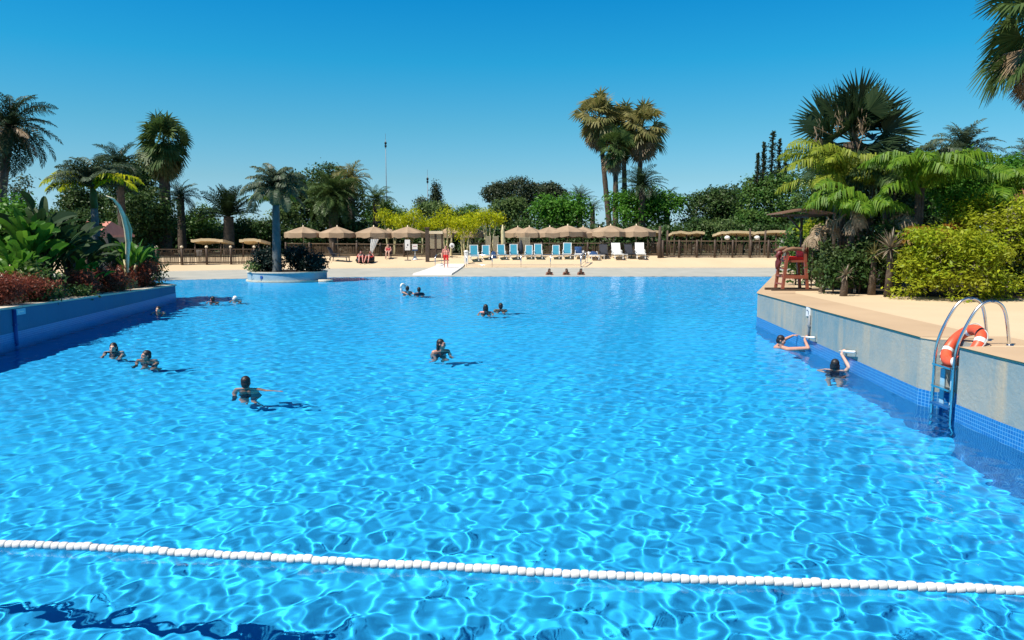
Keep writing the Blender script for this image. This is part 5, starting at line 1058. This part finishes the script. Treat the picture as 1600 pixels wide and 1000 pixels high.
# ---------------------------------------------------------------- people
def remesh(mb, voxel, smooth_it, m, name):
    me = mb.mesh(name+'_draft', m); o = bpy.data.objects.new(name+'_draft', me); COL.objects.link(o)
    md = o.modifiers.new('r', 'REMESH'); md.mode = 'VOXEL'; md.voxel_size = voxel; md.use_smooth_shade = True
    sm = o.modifiers.new('s', 'SMOOTH'); sm.factor = .5; sm.iterations = smooth_it
    bpy.context.view_layer.update(); dg = bpy.context.evaluated_depsgraph_get(); out = bpy.data.meshes.new_from_object(o.evaluated_get(dg)); out.name = name
    bpy.data.objects.remove(o); bpy.data.meshes.remove(me); out.materials.clear(); out.materials.append(m)
    out.polygons.foreach_set('use_smooth', np.ones(len(out.polygons), bool)); return out
def hand(mb, wrist, d, nrm_, curl, side):
    d = Vector(d).normalized(); n = Vector(nrm_); n = (n-d*n.dot(d)).normalized(); b = d.cross(n)*side
    for k in range(3): mb.caps(wrist+b*(.018*(k-1)), .017, wrist+d*.085+b*(.022*(k-1)), .015, 8)
    for k, l in enumerate((.068, .078, .073, .058)):
        p = wrist+d*.088+b*(.030-.020*k); a = curl*.5; d1 = d*math.cos(a)+n*math.sin(a); q = p+d1*l*.55; a2 = curl*1.25; d2 = d*math.cos(a2)+n*math.sin(a2)
        mb.caps(p-d*.012, .0098, q, .0092, 8); mb.caps(q, .0092, q+d2*l*.5, .0075, 8)
    p = wrist+d*.03+b*.030; q = p+(d*.6+b*.75+n*.25).normalized()*.045; mb.caps(p, .012, q, .010, 8); mb.caps(q, .010, q+(d*.8+b*.15+n*.5).normalized()*.032, .008, 8)
def head_prims(mb, H, Rm, fem):
    f = lambda *p: H+Rm@Vector(p); A = np.array(Rm)
    mb.ell(f(0, .018, .028), (.073, .092, .083), 18, A); mb.ell(f(0, -.022, -.025), (.060, .070, .092), 16, A); mb.caps(f(0, -.060, -.088), .026, f(0, -.045, -.085), .034, 10)
    mb.caps(f(0, -.088, .012), .009, f(0, -.106, -.026), .013, 8); mb.ell(f(0, -.098, -.032), (.018, .012, .010), 8, A)
    for s in (-1, 1):
        mb.ell(f(.076*s, .012, -.006), (.011, .022, .032), 10, A); mb.caps(f(.016*s, -.088, .027), .010, f(.048*s, -.076, .028), .009, 8); mb.ell(f(.040*s, -.060, -.030), (.024, .022, .026), 8, A)
    mb.caps(f(-.018, -.089, -.058), .009, f(.018, -.089, -.058), .009, 8)
def head_parts(o, H, Rm, hair, hm, skin):
    f = lambda *p: H+Rm@Vector(p); A = np.array(Rm)
    E_ = []
    for s in (-1, 1):
        M = MB(); M.ell(f(.031*s, -.079, .008), (.013, .010, .008), 10, A); ey = M.build('eye', MT['white'], o, smooth=True); M = MB(); M.ell(f(.031*s, -.0865, .008), (.0065, .004, .0065), 8, A); M.build('iris', MT['black'], ey, smooth=True)
        M = MB(); M.caps(f(.016*s, -.094, .030), .0045, f(.047*s, -.081, .031), .0035, 6); M.build('eyebrow', hm, o, smooth=True)
    M = MB(); M.ell(f(0, -.0955, -.0585), (.024, .006, .0075), 10, A); M.build('mouth', MT['lips'], o, smooth=True)
    if hair == 'bald': return
    h = MB(); h.ell(f(0, .030, .042), (.084, .096, .088), 20, A); h.ell(f(0, .058, -.02), (.074, .066, .080), 16, A)
    for s in (-1, 1): h.ell(f(.066*s, .030, .0), (.018, .045, .050), 10, A)
    if hair == 'long':
        for k in range(7):
            a = (k-3)*.34; h.caps(f(.07*math.sin(a), .05+.05*math.cos(a)*.9, .0), .030, f(.078*math.sin(a), .055+.045*math.cos(a), -.17), .024, 8)
            h.caps(f(.078*math.sin(a), .055+.045*math.cos(a), -.17), .024, f(.075*math.sin(a), .05+.05*math.cos(a), -.27), .012, 8)
    if hair == 'bob':
        for k in range(7): a = (k-3)*.42; h.caps(f(.07*math.sin(a), .035+.05*math.cos(a), .0), .032, f(.074*math.sin(a), .03+.05*math.cos(a), -.105), .026, 8)
    if hair == 'bun': h.ell(f(0, .115, .085), (.040, .038, .040), 12, A)
    me = remesh(h, .009, 2, hm, 'hair'); V = np.zeros(len(me.vertices)*3); me.vertices.foreach_get('co', V); V = V.reshape(-1, 3); nn = np.zeros(len(me.vertices)*3); me.vertices.foreach_get('normal', nn); nn = nn.reshape(-1, 3)
    V += nn*(.0035*np.sin(V[:, :1]*310+V[:, 2:]*40)*np.sin(V[:, 1:2]*250))*(0 if hair == 'cap' else 1); me.vertices.foreach_set('co', V.reshape(-1)); me.update()
    q = bpy.data.objects.new('hair' if hair != 'cap' else 'swim_cap', me); COL.objects.link(q); q.parent = o
def facing(yaw, pitch=0., roll=0.): return Matrix.Rotation(R(yaw), 3, 'Z')@Matrix.Rotation(R(pitch), 3, 'X')@Matrix.Rotation(R(roll), 3, 'Y')
def person(label, loc, J, skin='skin', hair='short', hairmat='hair', yaw=0., pitch=0., roll=0., fem=False, suit=None, voxel=.0095, rz=0., handinfo=None, group=None, size=1.0):
    """J: joints in local metres (x right, -y forward, z up): head, neck, chest, pelvis, shL/R, elL/R, wrL/R, hipL/R, knL/R, anL/R, toL/R"""
    o = thing('person', label, 'person', loc, rz, group); o.scale = (size,)*3
    J = {k: Vector(v) for k, v in J.items()}; mb = MB(); Rm = facing(yaw, pitch, roll); H = J['head']
    head_prims(mb, H, Rm, fem); mb.caps(J['neck'], .056, H+Rm@Vector((0, .02, -.05)), .050)
    w1 = .118 if not fem else .104
    for s in 'LR':
        sh, hp = J['sh'+s], J['hip'+s]; ch = J['chest']+(sh-J['neck'])*.45-Vector((0, 0, 0)); ws = (J['chest']*.4+J['pelvis']*.6)+(hp-J['pelvis'])*.75
        mb.caps(ch, w1, ws, w1*.90, 14); mb.caps(ws, w1*.90, hp, .108 if not fem else .115, 14)
        mb.caps(J['neck']-Vector((0, 0, .02)), .050, sh, .064); mb.caps(sh, .058, J['el'+s], .042); mb.caps(J['el'+s], .044, J['wr'+s], .029)
        mb.caps(hp, .092, J['kn'+s], .058); mb.caps(J['kn'+s], .060, (J['kn'+s]*.65+J['an'+s]*.35), .056); mb.caps((J['kn'+s]*.65+J['an'+s]*.35), .056, J['an'+s], .038); mb.caps(J['an'+s]-Vector((0, 0, .02)), .036, J['to'+s], .026)
        hi = (handinfo or {}).get(s); d = (J['wr'+s]-J['el'+s]).normalized(); n = Vector((0, -.2, -1))
        if hi: hand(mb, J['wr'+s], hi[0], hi[1], hi[2], 1 if s == 'L' else -1)
        else: hand(mb, J['wr'+s], d, n, .5, 1 if s == 'L' else -1)
    me = remesh(mb, voxel, 3, MT[skin], 'body'); b = bpy.data.objects.new('body', me); COL.objects.link(b); b.parent = o
    head_parts(o, H, Rm, hair, MT[hairmat], skin)
    if suit:
        for nm, mt, fn, off in suit:
            bm = bmesh.new(); bm.from_mesh(me); dele = [f for f in bm.faces if not fn(f.calc_center_median())]; bmesh.ops.delete(bm, geom=dele, context='FACES'); bm.normal_update()
            for v in bm.verts: v.co += v.normal*off
            m2 = bpy.data.meshes.new(nm); bm.to_mesh(m2); bm.free(); m2.materials.clear(); m2.materials.append(MT[mt]); m2.polygons.foreach_set('use_smooth', np.ones(len(m2.polygons), bool)); g = bpy.data.objects.new(nm, m2); COL.objects.link(g); g.parent = o
    recv(o); return o
def swim(h, lean=.12, arms='treading', turn=0.):
    """treading water, chin height h-.11 above the surface"""
    J = dict(head=(0, 0, h), neck=(0, .03, h-.15), chest=(0, .06+lean*.3, h-.32), pelvis=(0, .08+lean, h-.72), shL=(.175, .045, h-.20), shR=(-.175, .045, h-.20), hipL=(.09, .08+lean, h-.74), hipR=(-.09, .08+lean, h-.74),
             knL=(.13, -.08+lean, h-1.08), knR=(-.12, .02+lean, h-1.10), anL=(.14, .18+lean, h-1.30), anR=(-.12, .30+lean, h-1.32), toL=(.15, .12+lean, h-1.38), toR=(-.13, .26+lean, h-1.42))
    if arms == 'treading': J.update(elL=(.23, .04, h-.46), elR=(-.23, .04, h-.46), wrL=(.20, -.10, h-.68), wrR=(-.20, -.10, h-.68))
    if arms == 'right': J.update(elR=(-.23, .0, h-.46), elL=(.36, .0, h-.30), wrL=(.56, -.08, h-.25), wrR=(-.18, -.12, h-.66))
    if arms == 'sides': J.update(elL=(.25, .06, h-.46), elR=(-.25, .06, h-.46), wrL=(.26, -.08, h-.68), wrR=(-.26, -.08, h-.68))
    return J
trunks = lambda z0, z1, m='navy_cloth': ('swim_trunks', m, lambda c_: z0 < c_.z < z1 and abs(c_.x) < .26, .007)
def wp(px, py): return P(px, py, 0.)
def onepiece(h): return ('swimsuit', 'navy_cloth', lambda c_: h-.92 < c_.z < h-.27 and abs(c_.x) < .19, .006)
SW = 'swimmers in the pool'
person('swimmer facing the camera near the tip of the left wall, only the head above water', wp(247, 487), swim(.07), 'skin_pale', 'short', yaw=4, suit=[trunks(-.78, -.50)], group=SW)
person('swimmer with dark hair and sunlit neck in the far left of the pool', wp(332, 471), swim(.09), 'skin_pink', 'short', yaw=-130, rz=0, suit=[trunks(-.76, -.48)], group=SW)
J = swim(.05); person('swimmer lying low in the water with a white cap, far left', wp(368, 469), J, 'skin_pale', 'cap', 'white', yaw=100, pitch=25, suit=[trunks(-.84, -.56)], group=SW)
person('swimmer facing the camera with a pale face, left of the pool', wp(177, 548), swim(.07), 'skin_pale', 'bob', yaw=8, fem=True, suit=[onepiece(.10)], group=SW)
person('swimmer with dark hair, looking left with the face turned to the camera', wp(228, 561), swim(.075), 'skin', 'short', yaw=-38, suit=[trunks(-.78, -.50)], group=SW)
person('swimmer seen from behind, an arm stretched to the right, nearest the camera', wp(385, 606), swim(.10, arms='right'), 'skin', 'short', yaw=180, suit=[trunks(-.75, -.45)], group=SW)
person('woman swimming with long dark hair, shoulder above water, looking to the right', wp(690, 550), swim(.19, arms='treading'), 'skin', 'long', yaw=42, fem=True, suit=[onepiece(.2)], rz=R(28), group=SW)
J = swim(.25, arms='sides'); J.update(elR=(-.30, -.06, .10), wrR=(-.12, -.24, .02), elL=(.32, -.1, -.05), wrL=(.16, -.28, -.1))
person('swimmer seen from behind, leaning on a white float ring, far middle of the pool', wp(637, 459), J, 'skin', 'short', yaw=150, suit=[trunks(-.7, -.35)], rz=R(20), group=SW)
person('swimmer in a dark top seen from behind beside the white float ring', wp(655, 460), swim(.22), 'skin_pink', 'short', yaw=172, suit=[('rash_vest', 'navy_cloth', lambda c_: -.45 < c_.z < .085 and abs(c_.x) < .27, .006), trunks(-.7, -.4)], group=SW)
person('swimmer seen from behind with bare shoulders, middle of the pool', wp(759, 488), swim(.17, arms='sides'), 'skin_pink', 'bob', yaw=178, suit=[('swimsuit', 'navy_cloth', lambda c_: -.70 < c_.z < -.08 and abs(c_.x) < .19, .006)], fem=True, group=SW)
person('swimmer furthest right in mid pool, head and a little of the shoulders showing', wp(782, 483), swim(.11), 'skin', 'short', yaw=-165, suit=[trunks(-.72, -.42)], group=SW)
# float ring
rp_ = wp(632.5, 458.5); o = thing('float_ring', 'white float ring held upright against the left swimmer far out in the pool', 'float ring', rp_+Vector((.02, -.28, .14))); M = MB(); t5 = lin(0, 2*math.pi, 41)[:-1]; M.tube(np.stack([.28*np.cos(t5)*.5+.28*np.sin(t5)*.0, .10*np.cos(t5), .28*np.sin(t5)-.16*np.cos(t5)], -1), .055, 12, closed=True); M.build('ring', MT['white'], o, smooth=True); M = MB(); M.tube([(-.17, -.1, .16), (-.16, -.12, .2)], .012, 6); M.build('valve', MT['white'], o); recv(o)
# people lying in the shallow entry
def prone(h): return dict(head=(0, 0, h), neck=(0, .09, h-.12), chest=(0, .28, h-.19), pelvis=(0, .72, h-.24), shL=(.17, .12, h-.17), shR=(-.17, .12, h-.17), hipL=(.09, .74, h-.24), hipR=(-.09, .74, h-.24), knL=(.12, 1.12, h-.32), knR=(-.12, 1.12, h-.32), anL=(.12, 1.5, h-.30), anR=(-.12, 1.5, h-.30), toL=(.12, 1.64, h-.31), toR=(-.12, 1.64, h-.31), elL=(.24, -.04, h-.31), elR=(-.24, -.04, h-.31), wrL=(.12, -.24, h-.32), wrR=(-.12, -.24, h-.32))
for px, sk, yw, lb in ((858.5, 'skin_tan', 12, 'bather lying on the wet entry strip, leftmost of three'), (885, 'skin_tan', -20, 'bather lying on the wet entry strip, middle of three'), (908, 'skin_tan', 30, 'bather lying on the wet entry strip, rightmost of three')):
    person(lb, G(px, 429.5), prone(.31), sk, 'bob', yaw=yw, pitch=18, suit=[('swim_trunks', 'navy_cloth', lambda c_: .56 < c_.y < .95, .007)], group='bathers on the wet entry strip', voxel=.011)
# man in red trunks on the ramp
Jm = dict(head=(0, -.02, 1.60), neck=(0, .02, 1.43), chest=(0, .02, 1.24), pelvis=(0, .0, .94), shL=(.19, .02, 1.40), shR=(-.19, .02, 1.40), elL=(.29, .0, 1.14), elR=(-.30, .03, 1.13), wrL=(.27, -.14, .93), wrR=(-.29, -.12, .92), hipL=(.095, 0, .92), hipR=(-.095, 0, .92), knL=(.13, -.05, .50), knR=(-.12, .02, .50), anL=(.13, .04, .09), anR=(-.13, .10, .09), toL=(.16, -.13, .03), toR=(-.16, -.06, .03))
b = G(697, 420.2); b.z += .10
person('person in red swim trunks walking down the white ramp', b, Jm, 'skin_pink', 'short', yaw=-8, pitch=-8, suit=[('swim_trunks', 'red', lambda c_: .60 < c_.z < 1.0 and abs(c_.x) < .235, .012)], voxel=.0105)
# sunbathers on black bean bags, and the sitting people behind
def beanbag(label, loc):
    o = thing('bean_bag', label, 'bean bag', loc, 0, 'black bean bags on the far deck'); M = MB(); M.ell((0, 0, .20), (.46, .5, .24), 18); M.ell((0, .30, .40), (.42, .26, .34), 16); me = remesh(M, .03, 6, MT['black'], 'cushion'); q = bpy.data.objects.new('cushion', me); COL.objects.link(q); q.parent = o; M = MB(); M.tube([(-.1, .55, .62), (0, .58, .70), (.1, .55, .62)], .018, 6); M.build('handle', MT['black'], o); return o
Js = dict(head=(0, .34, .86), neck=(0, .38, .70), chest=(0, .34, .55), pelvis=(0, .02, .42), shL=(.18, .36, .67), shR=(-.18, .36, .67), elL=(.30, .18, .50), elR=(-.30, .18, .50), wrL=(.22, -.05, .50), wrR=(-.22, -.05, .50), hipL=(.10, 0, .42), hipR=(-.10, 0, .42), knL=(.15, -.42, .62), knR=(-.12, -.38, .58), anL=(.16, -.72, .14), anR=(-.14, -.80, .14), toL=(.18, -.90, .05), toR=(-.16, -.98, .05))
for px, rz, lb, lp, st_, fm_ in ((564, 10, 'black bean bag under the left sunbather', 'sunbather with bare legs reclining on the left bean bag', [('swim_trunks', 'signred', lambda c_: c_.z < .58 and -.22 < c_.y < .2, .008)], False), (577, -8, 'black bean bag under the sunbather in the red top', 'sunbather in a red top reclining on the right bean bag', [('top', 'red', lambda c_: c_.y > .12 and .40 < c_.z < .66 and abs(c_.x) < .24, .008), ('shorts', 'red', lambda c_: c_.z < .58 and -.2 < c_.y < .12, .008)], True)):
    b = G(px, 410.5); beanbag(lb, b); person(lp, b, Js, 'skin_pink', 'bob' if fm_ else 'short', yaw=rz, pitch=-10, rz=R(rz), suit=st_, fem=fm_, group='sunbathers on bean bags', voxel=.0105)
b = gb(606, 66.3); o = thing('chair', 'dark low chair in front of the fence holding a seated person', 'chair', b); M = MB(); M.box((0, .05, .38), (.5, .5, .05)); M.build('seat', MT['dark'], o); M = MB(); M.beam((0, .30, .38), (0, .42, .85), .5, .04); M.build('backrest', MT['dark'], o)
for x in (-.22, .22):
    for y in (-.17, .27): M = MB(); M.box((x, y, .18), (.04, .04, .37)); M.build('leg', MT['dark'], o)
Jc = dict(head=(0, .08, 1.16), neck=(0, .14, .99), chest=(0, .14, .82), pelvis=(0, .08, .50), shL=(.18, .13, .96), shR=(-.18, .13, .96), elL=(.25, .02, .72), elR=(-.25, .02, .72), wrL=(.14, -.2, .62), wrR=(-.14, -.2, .62), hipL=(.10, .05, .49), hipR=(-.10, .05, .49), knL=(.12, -.36, .50), knR=(-.12, -.36, .50), anL=(.12, -.36, .10), anR=(-.12, -.40, .10), toL=(.13, -.54, .04), toR=(-.13, -.58, .04))
person('person in a red top seated by the dark fence, right of the curtain', b, Jc, 'skin_pale', 'short', yaw=-20, suit=[('top', 'signred', lambda c_: .52 < c_.z < .94 and abs(c_.x) < .21 and c_.y > 0, .008), ('shorts', 'navy_cloth', lambda c_: c_.z < .60 and c_.y > -.2 and c_.z > .4, .008)], voxel=.0105)
# swimmers holding the right wall: joints from the places they touch
def world_swimmer(label, H, sh_axis, grips, yaw, pitch, roll, hair, skin, fem, suit, hang_dir=(0, 0, -1)):
    H = Vector(H); ax_ = Vector(sh_axis).normalized(); base = Vector((H.x, H.y, 0)); h = H.z; hd = Vector(hang_dir).normalized()
    nk = Vector((0, 0, h-.15))+hd*.02; nk.z = h-.15; J = dict(head=(0, 0, h), neck=tuple(nk)); ch = nk+hd*.18; pv = nk+hd*.56; J['chest'] = ch; J['pelvis'] = pv
    HI = {}
    for s, sg in (('L', 1), ('R', -1)):
        sh = nk+ax_*.175*sg+Vector((0, 0, -.05)); J['sh'+s] = sh; J['hip'+s] = pv+ax_*.09*sg
        J['kn'+s] = pv+hd*.38+ax_*.11*sg+Vector((0, 0, -.05)); J['an'+s] = J['kn'+s]+hd*.3+Vector((0, 0, -.18)); J['to'+s] = J['an'+s]+Vector((.08, 0, -.08))
        g = grips.get(s)
        if g:
            wr = Vector(g[0])-base; el = Vector(g[1])-base; J['wr'+s] = wr; J['el'+s] = el; HI[s] = (Vector(g[2]), Vector(g[3]), g[4])
        else: J['el'+s] = sh+ax_*.16*sg+hd*.16; J['wr'+s] = J['el'+s]+Vector((.1, -.15, -.05))
    return person(label, base, J, skin, hair, yaw=yaw, pitch=pitch, roll=roll, fem=fem, suit=suit, handinfo=HI, voxel=.0085, group='swimmers holding the right wall')
bar = (GB2[0]+(GB2[1]-GB2[0])*.25)+Vector((-.085, 0, 0))
Hd = pt(1305, 569, bar.y+.05); Hd = Vector((Hd.x, Hd.y, Hd.z)); 
elb = pt(1327, 574, bar.y-.18)
world_swimmer('lone swimmer with dark wet hair holding the grab bar nearer the ladder', Hd, (.80, -.55, 0), {'L': (bar+Vector((-.035, -.01, -.055)), elb, (.35, 0, .9), (.9, .2, -.2), 1.7)}, 150, -14, 0, 'bob', 'skin_pale', True, [('swimsuit', 'navy_cloth', lambda c_: c_.z < -.10 and c_.z > -.62 and abs(c_.x) < .2, .006)])
bar1 = (GB1[0]+(GB1[1]-GB1[0])*.35)+Vector((-.085, 0, 0)); Hd = pt(1221, 532, bar1.y+.35)
elb = pt(1263, 544, bar1.y-.25); edge = W(1247, 523)
world_swimmer('swimmer in a dark swimsuit lying back with both hands reaching for the wall', Hd, (.5, -.86, 0), {'L': (bar1+Vector((-.035, -.01, -.055)), elb, (.35, 0, .9), (.9, .2, -.2), 1.7), 'R': (edge+Vector((-.13, .0, -.02)), edge+Vector((-.36, -.03, -.12)), (1, 0, .15), (0, 0, -1), .4)}, 62, 18, 0, 'short', 'skin', True, [('swimsuit', 'navy_cloth', lambda c_: c_.z < -.02 and .03 < c_.x < .75, .006)], (.80, .15, -.5))
